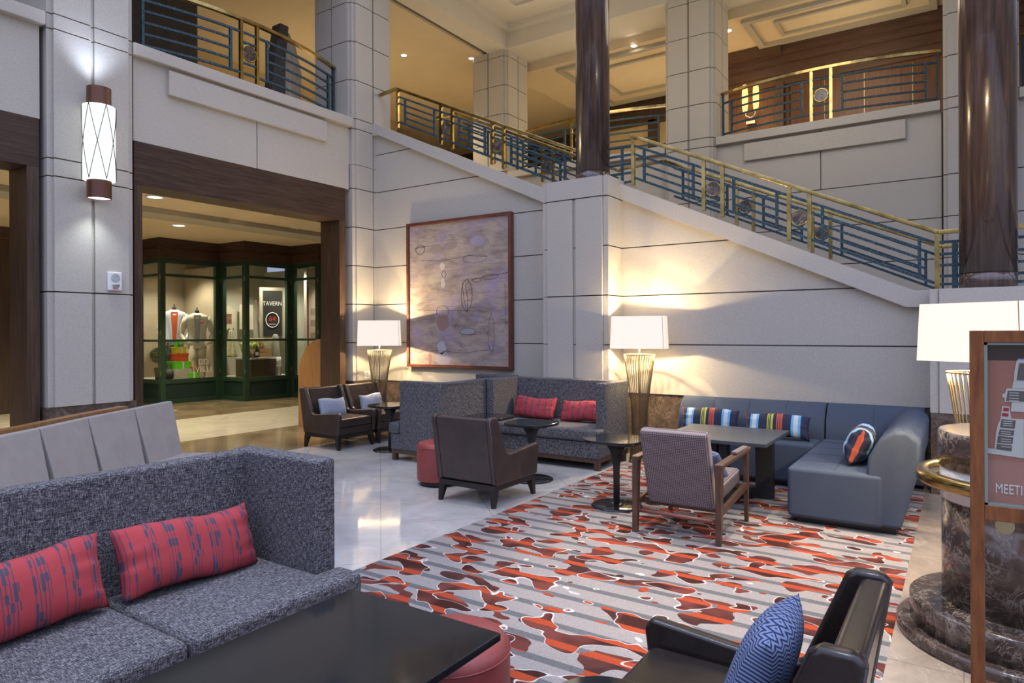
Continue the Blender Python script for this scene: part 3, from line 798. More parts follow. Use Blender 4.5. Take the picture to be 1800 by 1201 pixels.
def stair_rail(label, x0, x1, zf, y, posts, pairs, ends, group=None, base=None, name='stair_railing', lvl=None):
    """zf(x): handrail height line; base drop .62"""
    t = thing(name, label, 'railing', ((x0 + x1) / 2, y, zf((x0 + x1) / 2) - .6), 0, group)
    mb = MB(); pts = lvl or [(x0, zf(x0)), (x1, zf(x1))]
    for a, b in zip(pts[:-1], pts[1:]):
        mb.bar((a[0], y, a[1]), (b[0], y, b[1]), .06, .042)
    mb.build('handrail', 'brass', t, wcs=True, bevel=.006, seg=2)
    for x in posts:
        MB().box(x - .021, x + .021, y - .021, y + .021, zf(x) - .62, zf(x) - .01).build('post', 'brass', t, wcs=True)
    for a, b in pairs:
        xm = (a + b) / 2
        medallion(t, (xm, y, zf(xm) - .325), .085, 'y')
    edges = sorted(ends + [v for p in pairs for v in p])
    for a, b in zip(edges[:-1], edges[1:]):
        mb = MB(); paired = any(abs(a - p[0]) < .01 and abs(b - p[1]) < .01 for p in pairs)
        if paired:
            for off in (.115, .22, .43, .52):
                MB().bar((a, y, zf(a) - off), (b, y, zf(b) - off), .026, .028).build('cross_bar', 'teal', t, wcs=True)
            continue
        for off in (.115, .52):
            mb.bar((a, y, zf(a) - off), (b, y, zf(b) - off), .026, .028)
        if not paired:
            w = b - a; e = .13 if w > .6 else .06
            for x in (a + e, b - e): mb.bar((x, y, zf(x) - .115), (x, y, zf(x) - .52), .03)
            for off in (.22, .32, .42):
                mb.bar((a + e, y, zf(a + e) - off), (b - e, y, zf(b - e) - off), .024, .026)
            for off in (.22, .42):
                mb.bar((a, y, zf(a) - off), (a + e, y, zf(a + e) - off), .024, .026) if off == .22 and w > .6 else None
        mb.build('bar_panel', 'teal', t, wcs=True)
    return t
hl = lambda x: 5.451 + (-7.531 - x) * .459
hr = lambda x: 4.02 + (-3.468 - x) * .4587
stair_rail('brass and blue green stair railing on the upper flight, nearest the lounge', -7.56, -4.20, hl, 7.95,
           [-7.531, -6.632, -6.409, -5.669, -5.468], [(-6.632, -6.409), (-5.669, -5.468)], [-7.50, -4.33], lvl=[(-7.93, 5.43), (-7.56, hl(-7.56)), (-4.20, hl(-4.20))])
stair_rail('brass and blue green stair railing on the lower flight, nearest the lounge', -3.5, -0.2, hr, 7.95,
           [-3.468, -2.563, -2.341, -1.603, -1.391, -0.209], [(-2.563, -2.341), (-1.603, -1.391)], [-3.45, -.23], lvl=[(-3.5, hr(-3.5)), (-.2, hr(-.2)), (.02, hr(-.2))])
stair_rail('brass and blue green stair railing seen through the upper flight, on its far side', -7.47, -4.3, hl, 9.36,
           [-6.632, -6.409, -5.669, -5.468], [(-6.632, -6.409), (-5.669, -5.468)], [-7.30, -4.33], lvl=[(-7.9, 5.42), (-7.47, hl(-7.47)), (-4.3, hl(-4.3))])
stair_rail('brass and blue green stair railing seen through the lower flight, on its far side', -3.5, -0.2, hr, 9.36,
           [-2.563, -2.341, -1.603, -1.391, -0.25], [(-2.563, -2.341), (-1.603, -1.391)], [-3.45, -.23], lvl=[(-4.3, 4.0), (-3.6, 4.02), (-.2, hr(-.2)), (.2, hr(-.2))])
# short level landing grille between slim column and first post
t = thing('landing_railing', 'short level blue green grille between the slim column and the first brass post', 'railing', (-3.7, 7.95, 3.42))
mb = MB()
for dz in (0.0, .115, .23, .345, .46): mb.bar((-3.86, 7.95, 3.91 - dz), (-3.49, 7.95, 3.91 - dz), .026)
mb.bar((-3.62, 7.95, 3.91), (-3.62, 7.95, 3.42), .03)
mb.build('bar_panel', 'teal', t, wcs=True)
t = thing('landing_railing', 'level blue green and brass rail right of the wide round column', 'railing', (.7, 7.95, 1.93))
mb = MB()
for dz in (0.1, .22, .33, .44, .52): mb.bar((-.2, 7.95, 2.52 - dz), (1.2, 7.95, 2.52 - dz), .026)
for x in (-.06, .52, .9): mb.bar((x, 7.95, 2.42), (x, 7.95, 1.93), .05, .03)
mb.build('bar_panel', 'teal', t, wcs=True)
MB().box(0, 1.3, 7.92, 7.98, 2.5, 2.54).build('handrail', 'brass', t, wcs=True)

def balcony_rail(label, a, b, fixed, axis, bow, group=None, posts=(.44, .56)):
    """bowed railing between a and b along axis; fixed is the setback line; bow is towards the room"""
    def P(t, z):
        s = a + (b - a) * t; q = fixed + bow * (1 - (2 * t - 1) ** 2)
        return (s, q, z) if axis == 'x' else (q, s, z)
    mid = P(.5, LEDGE1)
    th = thing('balcony_railing', label, 'railing', mid, 0, group)
    n = 28
    mb = MB()
    for i in range(n): mb.bar(P(i / n, 5.76), P((i + 1.02) / n, 5.76), .06, .042)
    mb.build('handrail', 'brass', th, wcs=True)
    for s in posts:
        p = P(s, 0); MB().box(p[0] - .021, p[0] + .021, p[1] - .021, p[1] + .021, LEDGE1, 5.75).build('post', 'brass', th, wcs=True)
    c = P((posts[0] + posts[1]) / 2, 5.33)
    medallion(th, c, .105, 'y' if axis == 'x' else 'x')
    e = .035
    def run(t0, t1, z, mb, w=.026):
        k = max(2, int(n * (t1 - t0)))
        for i in range(k): mb.bar(P(t0 + (t1 - t0) * i / k, z), P(t0 + (t1 - t0) * (i + 1.02) / k, z), w)
    for t0, t1 in ((0.01, posts[0]), (posts[1], .99)):
        mb = MB()
        for z in (5.59, 5.04): run(t0, t1, z, mb, .028)
        v0, v1 = t0 + .05, t1 - .045
        for z in (5.46, 5.32, 5.18): run(v0, v1, z, mb)
        for v in (v0, v1): mb.bar(P(v, 5.03), P(v, 5.60), .034)
        v = t0 if t0 < .1 else t1
        mb.bar(P(v, LEDGE1), P(v, 5.76), .034)
        mb.build('bar_panel', 'teal', th, wcs=True)
    for z in (5.59, 5.46, 5.18, 5.04):
        mb = MB(); run(posts[0], posts[1], z, mb); mb.build('cross_bar', 'teal', th, wcs=True)
balcony_rail('bowed brass and verdigris balcony railing in front of the mahogany wall at upper right', -3.56, -.27, 12.05, 'x', -.30, posts=(.467, .555))
balcony_rail('bowed brass and verdigris balcony railing at upper left above the timber doorway', 4.08, 7.33, -8.32, 'y', .30, posts=(.425, .50))
balcony_rail('bowed brass and verdigris balcony railing in the far middle bay behind the stair', -7.95, -4.53, 12.05, 'x', -.30)
balcony_rail('bowed brass and verdigris balcony railing at far right beyond the wide column', .7, 4.0, 12.05, 'x', -.30)

# ------------------------------------------------------------------ wall sconces and downlights
t = thing('wall_sconce', 'large glowing white cylinder wall light with copper caps and crossed wires on left pier', 'wall light', (-7.76, 3.55, 3.6))
rs = .155
MB().lathe([(rs, -.40), (rs, .40)], 40, cap=True).build('diffuser', 'e_sconce', t)
MB().lathe([(.118, .405), (.118, .60)], 40, cap=False).lathe([(.112, .60), (.112, .405)], 40, cap=False).build('top_cap', basic('copper_brown', (.16, .075, .05), .35, .6), t)
MB().lathe([(.118, -.60), (.118, -.405)], 40, cap=False).lathe([(.112, -.405), (.112, -.59)], 40, cap=False).build('bottom_cap', bpy.data.materials['copper_brown'], t)
MB().lathe([(.11, -.585), (.11, -.575)], 32).build('lower_lens', 'e_sconce2', t)
mb = MB()
for k in range(6):
    for sgn in (1, -1):
        pts = []
        for i in range(17):
            z = -.40 + .8 * i / 16; a = k * PI / 3 + sgn * (PI / 6) * (i / 8)
            pts.append(((rs + .006) * math.cos(a), (rs + .006) * math.sin(a), z))
        mb.tube(pts, .0034, 6)
mb.build('wire_lattice', 'blackm', t)
MB().box(-.19, -.1, -.05, .05, -.2, .2).build('bracket', 'blackm', t)

t = thing('wall_sconce', 'small twin candle wall light with glowing amber glass on mahogany wall', 'wall light', (-3.62, 14.38, 6.05))
for dx in (-.14, .08):
    MB().lathe([(.045, .08), (.06, .2), (.06, .45), (.045, .62)], 16, cx=dx).build('glass_shade', 'e_flame', t)
mb = MB(); mb.tube([(-.14, 0, .08), (-.12, 0, -.02), (-.03, .02, -.08), (.06, 0, -.02), (.08, 0, .08)], .018, 8); mb.box(-.12, .06, 0, .1, -.2, -.14)
mb.build('bracket', 'chrome', t)

def downlight(label, x, y, z, mat='e_lamp', r=.055, energy=0, colr=(1, .8, .52), tilt=None, size=R(110), cat='ceiling light', group=None):
    t = thing('ceiling_downlight', label, cat, (x, y, z), 0, group)
    MB().lathe([(r + .035, 0), (r + .035, -.012), (r, -.012)], 24, cap=False).build('trim_ring', 'white', t)
    MB().lathe([(r, -.008), (r * .3, -.022), (.001, -.026)], 24, cap=False).build('lens', mat, t)
    if energy:
        li = bpy.data.lights.new('downlight_beam', 'SPOT'); li.energy = energy; li.color = colr; li.spot_size = size; li.spot_blend = .6; li.shadow_soft_size = .06
        o = bpy.data.objects.new('downlight_beam', li); C.objects.link(o); o.location = (x, y, z - .05)
        if tilt: o.rotation_euler = tilt
    return t
ZU = CEIL
downlight('bright recessed ceiling light above the left of the stair, between the two stone columns', -9.95, 10.7, ZU, energy=260)
downlight('unlit looking small recessed ceiling light beside the dark ceiling slot, left of far corner column', -8.86, 11.66, ZU, 'e_dim')
downlight('recessed ceiling light half hidden at left edge of the far corner column', -10.0, 13.45, ZU, energy=200)
downlight('bright recessed ceiling light just right of the slim dark column', -5.5, 12.66 + .0, 7.32, energy=120)
downlight('bright recessed ceiling light just right of the upper middle stone column', -3.72, 13.05, 7.32, energy=150)
downlight('tiny far ceiling light by the end of the middle balcony rail', -4.95, 14.6, 5.9 + .6, energy=0)
downlight('recessed corridor ceiling light seen at upper left through the timber doorway', -10.05, 5.38, ZC, 'e_dim', .1, 330, (1, .86, .6))
downlight('recessed corridor ceiling light nearer the shop windows', -12.34, 7.06, ZC, 'e_dim', .1, 330, (1, .86, .6))
for x, y, e in ((-10.2, 1.6, 160), (-12.5, 3.3, 160), (-11.0, 8.6, 220), (-12.4, 5.2, 160)):
    downlight('recessed corridor ceiling light out of sight behind the doorway wall', x, y, ZC, 'e_dim', .1, e, (1, .86, .6), group='hidden corridor lights')

# small wall fixtures
t = thing('fire_alarm', 'small white wall alarm with speaker grille and strobe on left pier', 'alarm', (-7.943, 3.785, 2.13))
MB().box(0, .035, -.075, .075, -.105, .105).build('housing', 'white', t, bevel=.012)
mb = MB()
for r_ in (.012, .024, .036, .046): mb.tube([(.037, r_ * math.cos(2 * PI * i / 20), .035 + r_ * math.sin(2 * PI * i / 20)) for i in range(20)], .0022, 5, closed=True)
mb.build('speaker_grille', col('g5', (.35, .35, .35)), t)
MB().box(.036, .052, -.04, .04, -.062, -.03).build('strobe', 'chrome', t, bevel=.006)
text_obj('FIRE', .03, col('firered', (.6, .03, .02)), t, (.037, 0, -.083), (R(90), 0, R(90)))
def outlet(label, p, axis, w=.07, h=.11):
    t = thing('wall_outlet', label, 'outlet', p, R(90) if axis == 'x' else 0)
    MB().box(-w / 2, w / 2, -.012, 0, -h / 2, h / 2).build('cover_plate', 'white', t, bevel=.004)
    MB().box(-.016, .016, -.015, -.011, .01, .038).box(-.016, .016, -.015, -.011, -.038, -.01).build('socket', col('g6', (.5, .48, .42)), t)
outlet('white double outlet plate on stone wall left of the corner lamp stem', (-7.955, 7.66, .86), 'x', .12, .12)
outlet('white outlet on the marble base right of the corner lamp', (-7.36, YW + .018, .60), 'y')

# painting
t = thing('framed_painting', 'large framed abstract canvas in beige and lilac on the stair wall', 'painting', (-6.22, 7.83, 2.11))
px0, px1, pz0, pz1 = -.985, .98, -1.105, 1.12; fw = .045
mb = MB(); mb.box(px0, px1, -.05, .03, pz1 - fw, pz1).box(px0, px1, -.05, .03, pz0, pz0 + fw).box(px0, px0 + fw, -.05, .03, pz0 + fw, pz1 - fw).box(px1 - fw, px1, -.05, .03, pz0 + fw, pz1 - fw)
mb.build('picture_frame', 'wood_pic', t, bevel=.004)
MB().box(px0 + .02, px1 - .02, -.02, .02, pz0 + .02, pz1 - .02).build('canvas', 'canvas', t)
def scrib(pts, r=.004, mat='c_scr', closed=False, name='scribble'):
    MB().tube([(p[0], -.021, p[1]) for p in pts], r, 5, closed=closed).build(name, mat, t)
col('scr', (.11, .08, .08)); col('scr2', (.27, .12, .11)); col('scr3', (.62, .58, .62)); col('scr4', (.30, .27, .42)); col('scr5', (.22, .18, .16))
def ell(cx, cz, rx, rz, n=26, ph=0, j=.0): return [(cx + rx * math.cos(2 * PI * i / n + ph) * (1 + j * math.sin(3 * i)), cz + rz * math.sin(2 * PI * i / n + ph) * (1 + j * math.cos(2 * i))) for i in range(n)]
mb = MB()
def loop(pts, r=.004, closed=True): mb.tube([(p[0], -.0205, p[1]) for p in pts], r * .7, 5, closed=closed)
loop(ell(.18, -.03, .10, .23, j=.06), .006); loop([(.10, .15), (.13, -.1), (.17, -.22), (.19, -.28), (.2, -.1), (.16, .12), (.22, .16)], .005, False)
loop(ell(-.72, .70, .09, .07, j=.1), .006); loop([(-.82, .73), (-.62, .74)], .006, False)
loop(ell(-.25, .30, .04, .05), .005)
loop([(.27, .20), (.95, .27)], .005, False); loop(ell(.36, .185, .08, .03), .005); loop(ell(.60, .22, .14, .035), .005)
loop([(.86, .1), (.87, -.35)], .004, False); loop([(-.7, .53), (-.3, .50), (.2, .55), (.55, .52)], .004, False); loop(ell(.33, .50, .22, .06, j=.1), .003)
loop([(-.8, -.22), (-.4, -.24), (0, -.25), (.55, -.27)], .0035, False)
loop(ell(-.28, -.26, .12, .09), .004); loop(ell(.62, -.60, .055, .26, j=.2), .0035); loop(ell(.20, -.56, .15, .05), .005)
loop([(-.85, -.86), (-.3, -.85), (.1, -.88), (.6, -.82)], .0035, False)
mb.build('scribble_lines', 'c_scr', t)
def patch(cx, cz, rx, rz, mat, nm='paint_patch', seed=1):
    rr = random.Random(seed); n = 22
    MB().prism([(cx + rx * math.cos(2 * PI * i / n) * rr.uniform(.8, 1.1), cz + rz * math.sin(2 * PI * i / n) * rr.uniform(.8, 1.1)) for i in range(n)], 'y', -.0208, -.0195).build(nm, mat, t)
patch(-.27, -.42, .13, .13, col('p1', (.30, .19, .16)), seed=3); patch(-.40, .70, .12, .07, col('p2', (.29, .24, .205)), seed=4); patch(-.12, .73, .13, .06, col('p2', (.29, .24, .205)), seed=5)
patch(.38, .75, .12, .08, col('p3', (.35, .29, .37)), seed=6); patch(-.28, .42, .05, .06, col('p4', (.52, .47, .42)), seed=7); patch(-.27, .17, .045, .08, col('p4', (.52, .47, .42)), seed=8)
patch(-.30, -.80, .09, .10, col('p5', (.43, .41, .46)), seed=9); patch(-.27, -.97, .17, .11, col('p6', (.40, .345, .39)), seed=10); patch(-.53, -.98, .04, .10, col('p7', (.33, .16, .15)), seed=11)
patch(.18, -.56, .14, .05, col('p8', (.33, .31, .36)), seed=12)

# ------------------------------------------------------------------ lamps
def wire_lamp(label, x, y, rz, energy, es=None):
    t = thing('floor_lamp', label, 'lamp', (x, y, 0), rz)
    prof = [(0.0, .125), (.12, .105), (.35, .088), (.6, .092), (.85, .12), (1.08, .153), (1.27, .182)]
    def rad(z):
        for (a, ra), (b, rb) in zip(prof[:-1], prof[1:]):
            if a <= z <= b: 
                k = (z - a) / (b - a); return ra + (rb - ra) * k
        return prof[-1][1]
    mb = MB(); n = 34
    for i in range(n):
        a = 2 * PI * i / n
        mb.tube([(rad(z) * math.cos(a), rad(z) * math.sin(a), z) for z in [0.01 + 1.255 * k / 14 for k in range(15)]], .0034, 5)
    mb.build('wire_cage', 'steel' if x < -1 else 'brass_d', t)
    for z in (.012, 1.268):
        MB().tube([(rad(z) * math.cos(2 * PI * i / 40), rad(z) * math.sin(2 * PI * i / 40), z) for i in range(40)], .0065, 6, closed=True).build('wire_ring', 'brass_d', t)
    MB().lathe([(.005, .01), (.005, 1.24), (.009, 1.25), (.009, 1.40)], 12).build('pole', 'brass_d', t)
    mb = MB(); w0, w1, d0, d1, h = .325, .31, .15, .14, .38
    def quad(w, d, z, k=0): return [(-w + k, -d + k, z), (w - k, -d + k, z), (w - k, d - k, z), (-w + k, d - k, z)]
    bmx = mb.bm
    def ringq(w, d, z): 
        return [bmx.verts.new((px, py, z)) for px, py in rrect(2 * w, 2 * d, .02, 4)]
    A, B = ringq(w0, d0, 1.34), ringq(w1, d1, 1.72); A2, B2 = ringq(w0 - .004, d0 - .004, 1.34), ringq(w1 - .004, d1 - .004, 1.72)
    m = len(A)
    for i in range(m):
        j = (i + 1) % m
        bmx.faces.new([A[i], A[j], B[j], B[i]]); bmx.faces.new([A2[j], A2[i], B2[i], B2[j]])
        bmx.faces.new([A[j], A[i], A2[i], A2[j]]); bmx.faces.new([B[i], B[j], B2[j], B2[i]])
    mb.build('lamp_shade', 'shade', t)
    mb = MB(); mb.bar((-.307, 0, 1.705), (.307, 0, 1.705), .005); mb.bar((0, -.14, 1.705), (0, .14, 1.705), .005)
    mb.bar((.298, -.151, 1.34), (.284, -.141, 1.72), .004)
    mb.build('shade_spider', 'brass_d', t)
    for zb_, e_ in ((1.655, .5), (1.42, .5)):
        MB().sphere((0, .05, zb_ - (.05 if zb_ > 1.5 else -.05)), .018).build('bulb', 'e_bulb', t)
        li = bpy.data.lights.new('bulb_light', 'POINT'); li.energy = energy * e_; li.color = (1.0, .76, .43); li.shadow_soft_size = .014
        o = bpy.data.objects.new('bulb_light', li); C.objects.link(o); o.location = (0, 0, zb_); o.parent = t
    return t
wire_lamp('wire cage floor lamp with lit rectangular shade in the left wall corner by the painting', -7.35, 7.34, R(42), 82)
wire_lamp('wire cage floor lamp with lit rectangular shade behind the right tweed sofa', -3.17, 7.42, R(14), 82)
wire_lamp('brass wire cage floor lamp behind the round marble pedestal at right edge', .09, 5.30, R(-27), 90)

# ------------------------------------------------------------------ pillows
def pillow(name, label, w, h, th, mat, loc, rot, group=None, seed=0, parent=None, wr=.02, puff=.42, cat='pillow'):
    mb = MB(); bm = mb.bm; nx, ny = 40, 22; rr = random.Random(seed)
    ph = [rr.uniform(0, 6.28) for _ in range(8)]
    def P(i, j, s):
        u = -1 + 2 * i / nx; v = -1 + 2 * j / ny
        e = max(0.0, (1 - abs(u) ** 3.2)) ** puff * max(0.0, (1 - abs(v) ** 2.6)) ** .5
        pinch = 1 - .05 * (1 - v * v) * abs(u) ** 6; pinch2 = 1 - .07 * (1 - u * u) ** 1 * abs(v) ** 6
        x = u * w / 2 * pinch; z = v * h / 2 * pinch2
        edge = abs(u) ** 4
        wrk = wr * (math.sin(9 * v + ph[0] + 2 * u) * edge + .5 * math.sin(15 * v + ph[1]) * edge + .35 * math.sin(5 * u + 3 * v + ph[2]) * (1 - edge) * .6 + .3 * math.sin(11 * u + ph[3]) * abs(v) ** 3)
        y = s * th / 2 * e * (1 + wrk * 7) 
        z += .012 * math.sin(3 * u + ph[4]) * 1.0 + wrk * .3
        return (x, y, z)
    gr = {}
    for s in (-1, 1):
        for i in range(nx + 1):
            for j in range(ny + 1):
                if s == 1 and (i in (0, nx) or j in (0, ny)): gr[s, i, j] = gr[-1, i, j]
                else: gr[s, i, j] = bm.verts.new(P(i, j, s))
    for s in (-1, 1):
        for i in range(nx):
            for j in range(ny):
                q = [(i, j), (i + 1, j), (i + 1, j + 1), (i, j + 1)]
                if s == 1: q = q[::-1]
                try: f = bm.faces.new([gr[s, a, b] for a, b in q])
                except ValueError: continue
                f.smooth = True
                for l, (a, b) in zip(f.loops, q): l[mb.uv].uv = (a / nx, b / ny)
    o = mb.build(name, mat, parent, loc, rot)
    if parent is None: tag(o, label, cat, group)
    return o

# ------------------------------------------------------------------ tweed sofas
def sofa(label, loc, rz):
    t = thing('tweed_sofa', label, 'sofa', loc, rz)
    W, D = 1.63, .82; h = W / 2; f = -D / 2; bk = D / 2
    # body
    MB().box(-h, h, f + .03, bk, .13, .315).build('sofa_base', 'tweed', t, bevel=.012)
    mb = MB().prism([(bk, .13), (bk, .955), (bk - .10, .955), (bk - .14, .31), (bk - .14, .13)], 'x', -h, h)
    mb.build('backrest', 'tweed', t, bevel=.02)
    for s in (-1, 1):
        a, b = (h - .115, h + .003) if s > 0 else (-h - .003, -h + .115)
        MB().box(a, b, -.235, bk + .002, .132, .96).build('side_wing', 'tweed', t, bevel=.018)
    for s in (-1, 1):
        g = .004
        pts = [(g, bk - .14), (g, f), (h + .01, f), (h + .01, -.245), (h - .12, -.245), (h - .12, bk - .14)]
        pts = [(x * s, y) for x, y in pts]
        if s < 0: pts = pts[::-1]
        MB().prism(pts, 'z', .32, .455).build('seat_cushion', 'tweed', t, bevel=.03, seg=4)
    MB().box(-h + .01, h - .01, f + .04, f + .09, .085, .13).box(-h + .01, h - .01, bk - .06, bk - .01, .085, .13).box(-h + .01, -h + .06, f + .09, bk - .06, .085, .13).box(h - .06, h - .01, f + .09, bk - .06, .085, .13).build('base_rail', 'wood_chair', t)
    for sx in (-1, 1):
        for y in (f + .045, bk - .095):
            x = sx * (h - .04)
            MB().box(x - .028, x + .028, y, y + .055, 0, .09).build('leg', 'wood_chair', t)
    return t
s1 = sofa('charcoal tweed sofa with two red striped pillows in front of the middle pier', (-4.135, 7.03, 0), 0)
dup(s1, (-5.375, 6.74, 0), R(-90), 'charcoal tweed sofa turned left, its side wing toward the camera')
dup(s1, (-2.69, 1.345, 0), R(90), 'charcoal tweed sofa in the left foreground with two red patterned pillows')
def pil(label, x, y, z, rz, lean, w=.62, h=.29, th=.15, mat='redstripe', name='throw_pillow', seed=0, roll=0, group=None, wr=.02, puff=.42):
    return pillow(name, label, w, h, th, mat, (x, y, z), (lean, roll, rz), group, seed, wr=wr, puff=puff)
pil('red pillow with dark broken stripes leaning at the right end of the foreground sofa', -2.83, 1.66, .60, R(90), R(-20), seed=1, roll=R(0))
pil('red pillow with dark broken stripes at the left edge of the foreground sofa', -2.84, .98, .605, R(90), R(-20), seed=2, w=.66)
pil('red striped pillow on the left of the far tweed sofa', -4.47, 7.17, .59, R(0), R(-20), w=.60, h=.27, seed=3)
pil('red striped pillow on the right of the far tweed sofa', -3.80, 7.17, .585, R(0), R(-20), w=.56, h=.26, seed=4)

# ------------------------------------------------------------------ leather armchairs
def armchair(label, loc, rz, mat, seat_mat=None):
    """faces local -y"""
    t = thing('leather_armchair', label, 'armchair', loc, rz)
    w = .335
    # frame and legs
    MB().box(-w + .02, w - .02, -.33, .33, .145, .195).build('leg_frame', 'wood_black', t, bevel=.004)
    for sx in (-1, 1):
        for sy in (-1, 1):
            x, y = sx * (w - .05), sy * .30
            xb, yb = sx * (w - .035), sy * .325
            MB().hexa([(xb - .016, yb - .016, 0), (xb + .016, yb - .016, 0), (xb + .016, yb + .016, 0), (xb - .016, yb + .016, 0)],
                      [(x - .032, y - .032, .15), (x + .032, y - .032, .15), (x + .032, y + .032, .15), (x - .032, y + .032, .15)]).build('leg', 'wood_black', t)
    side = [(-.345, .195), (.325, .195), (.425, .775), (.40, .80), (.325, .80), (.295, .78), (.165, .47), (.10, .45), (-.35, .49), (-.38, .455)]
    for sx in (-1, 1):
        a, b = (w - .055, w) if sx > 0 else (-w, -w + .055)
        MB().prism(side, 'x', a, b).build('side_arm', mat, t, bevel=.016)
    MB().prism([(.245, .2), (.322, .2), (.42, .785), (.34, .785)], 'x', -w + .05, w - .05).build('backrest', mat, t, bevel=.02)
    MB().box(-w + .056, w - .056, -.335, .26, .197, .29).build('seat_base', mat, t, bevel=.01)
    MB().box(-w + .06, w - .06, -.345, .25, .292, .405).build('seat_cushion', mat, t, bevel=.028, seg=4)
    mb = MB()
    for sx in (-1, 1):
        x = sx * (w - .010)
        mb.tube([(x, y, z) for y, z in ((.324, .2), (.420, .775))], .006, 6)
    mb.build('piping', mat, t)
    return t
c1 = armchair('chocolate leather armchair seen from behind in the middle, beside a red ottoman', (-3.705, 5.10, 0), R(180), 'lea_mid')
armchair('brown leather armchair with grey pillow, left of the two by the doorway', (-7.08, 6.30, 0), R(90), 'lea_brown')
dup(bpy.data.objects['leather_armchair.001'], (-7.08, 7.02, 0), R(90), 'brown leather armchair with grey pillow, right of the two and next to the corner lamp')
armchair('black leather armchair in the right foreground holding a blue chevron pillow', (-.605, 2.05, 0), R(-90), 'lea_black')
pil('grey ribbed pillow on the left brown leather armchair', -7.21, 6.30, .515, R(90), R(-14), .45, .26, .12, 'greyfab', seed=11, wr=.008)
pil('grey ribbed pillow on the right brown leather armchair', -7.20, 7.02, .515, R(92), R(-12), .43, .26, .12, 'greyfab', seed=12, wr=.012)
pil('square blue and navy chevron pillow leaning in the black foreground armchair', -.49, 2.04, .56, R(-90), R(-20), .42, .37, .15, 'chev', seed=13, wr=.005, puff=.5)

# ------------------------------------------------------------------ woven back chair
t = thing('lounge_chair', 'wooden frame lounge chair with woven taupe back, facing the blue sofa', 'chair', (-1.775, 5.19, 0), R(180))
w = .32
for sx in (-1, 1):
    # rear legs (towards camera), front legs, arm, side rail
    x = sx * w
    MB().hexa([(x - .02, .355, 0), (x + .02, .355, 0), (x + .02, .395, 0), (x - .02, .395, 0)], [(x - .022, .315, .575), (x + .022, .315, .575), (x + .022, .385, .575), (x - .022, .385, .575)]).build('leg', 'wood_chair', t, bevel=.003)
    MB().hexa([(x - .015, -.385, 0), (x + .015, -.385, 0), (x + .015, -.355, 0), (x - .015, -.355, 0)], [(x - .02, -.385, .575), (x + .02, -.385, .575), (x + .02, -.325, .575), (x - .02, -.325, .575)]).build('leg', 'wood_chair', t, bevel=.003)
    MB().prism([(-.41, .575), (.385, .555), (.385, .585), (-.41, .605)], 'x', x - .03, x + .03).build('armrest', 'wood_chair', t, bevel=.006)
    MB().prism([(-.33, .60), (-.02, .60), (-.02, .622), (-.33, .622)], 'x', x - .022, x + .022).build('arm_pad', col('pad', (.16, .13, .125)), t, bevel=.006)
    MB().prism([(-.36, .275), (.36, .20), (.36, .25), (-.36, .33)], 'x', x - .014, x + .014).build('side_rail', 'wood_chair', t, bevel=.003)
MB().tube([(-w, .36, .17), (w, .36, .17)], .014, 10).build('rear_stretcher', col('stretch', (.22, .08, .06), .4), t)
MB().box(-w, w, -.36, -.33, .27, .31).build('cross_rail', 'wood_chair', t)
MB().box(-w, w, .2, .24, .2, .25).build('cross_rail', 'wood_chair', t)
MB().prism([(.17, .235), (.27, .215), (.455, .80), (.37, .825)], 'x', -.262, .262).build('backrest', 'weave', t, bevel=.03, seg=4)
MB().prism([(-.39, .31), (.2, .25), (.24, .37), (-.39, .43)], 'x', -.27, .27).build('seat', 'weave', t, bevel=.03, seg=4)
pil('blue pillow lying on the seat of the woven back lounge chair', -1.76, 5.22, .50, 0, R(50), .46, .34, .14, 'chev', seed=15, wr=.005)

# ------------------------------------------------------------------ ottomans
def ottoman(label, x, y, r=.225, h=.445):
    t = thing('ottoman', label, 'ottoman', (x, y, 0))
    MB().lathe([(r - .03, 0), (r - .03, .055)], 40).build('plinth', 'black', t)
    MB().lathe([(r - .005, .05), (r, .07), (r, h - .05), (r - .006, h - .028), (r - .022, h - .01), (r - .05, h - .001), (r - .1, h), (.002, h)], 48, cap=False).build('upholstery', 'lea_red', t)
    MB().tube([((r + .001) * math.cos(2 * PI * i / 48), (r + .001) * math.sin(2 * PI * i / 48), h - .045) for i in range(48)], .003, 5, closed=True).build('piping', 'lea_red', t)
    return t
ottoman('round red leather ottoman partly under the black table in the foreground', -1.56, 1.90)
ottoman('round red leather ottoman behind the chocolate armchair', -4.44, 5.27, .225, .43)

# ------------------------------------------------------------------ side tables
def side_table(label, x, y, rz=0, h=.60, w=.50, rr=.15):
    t = thing('side_table', label, 'side table', (x, y, 0), rz)
    MB().prism(rrect(w, w, rr, 8), 'z', h - .028, h).build('tabletop', 'tabtop', t, bevel=.004, seg=2)
    MB().lathe([(.028, .02), (.028, .30), (.034, .38), (.055, .48), (.10, h - .028)], 24).build('stem', 'blackm', t)
    MB().lathe([(.225, 0), (.225, .012), (.20, .02), (.03, .024)], 40, cap=True).build('base', 'tabtop', t)
    MB().lathe([(.03, .024), (.03, .03), (.045, .025)], 20, cap=False).build('collar', 'chrome', t)
    return t
st1 = side_table('black pedestal side table left of the woven back chair', -2.545, 5.44)
dup(st1, (-3.74, 5.93, 0), 0, 'black pedestal side table in front of the far tweed sofa')
dup(st1, (-4.42, 6.10, 0), 0, 'black side table mostly hidden behind the chocolate armchair back')
dup(st1, (-6.22, 6.40, 0), 0, 'black pedestal side table beside the brown leather armchairs')
dup(st1, (-.66, 1.44, 0), 0, 'black side table just peeking in at the bottom edge')

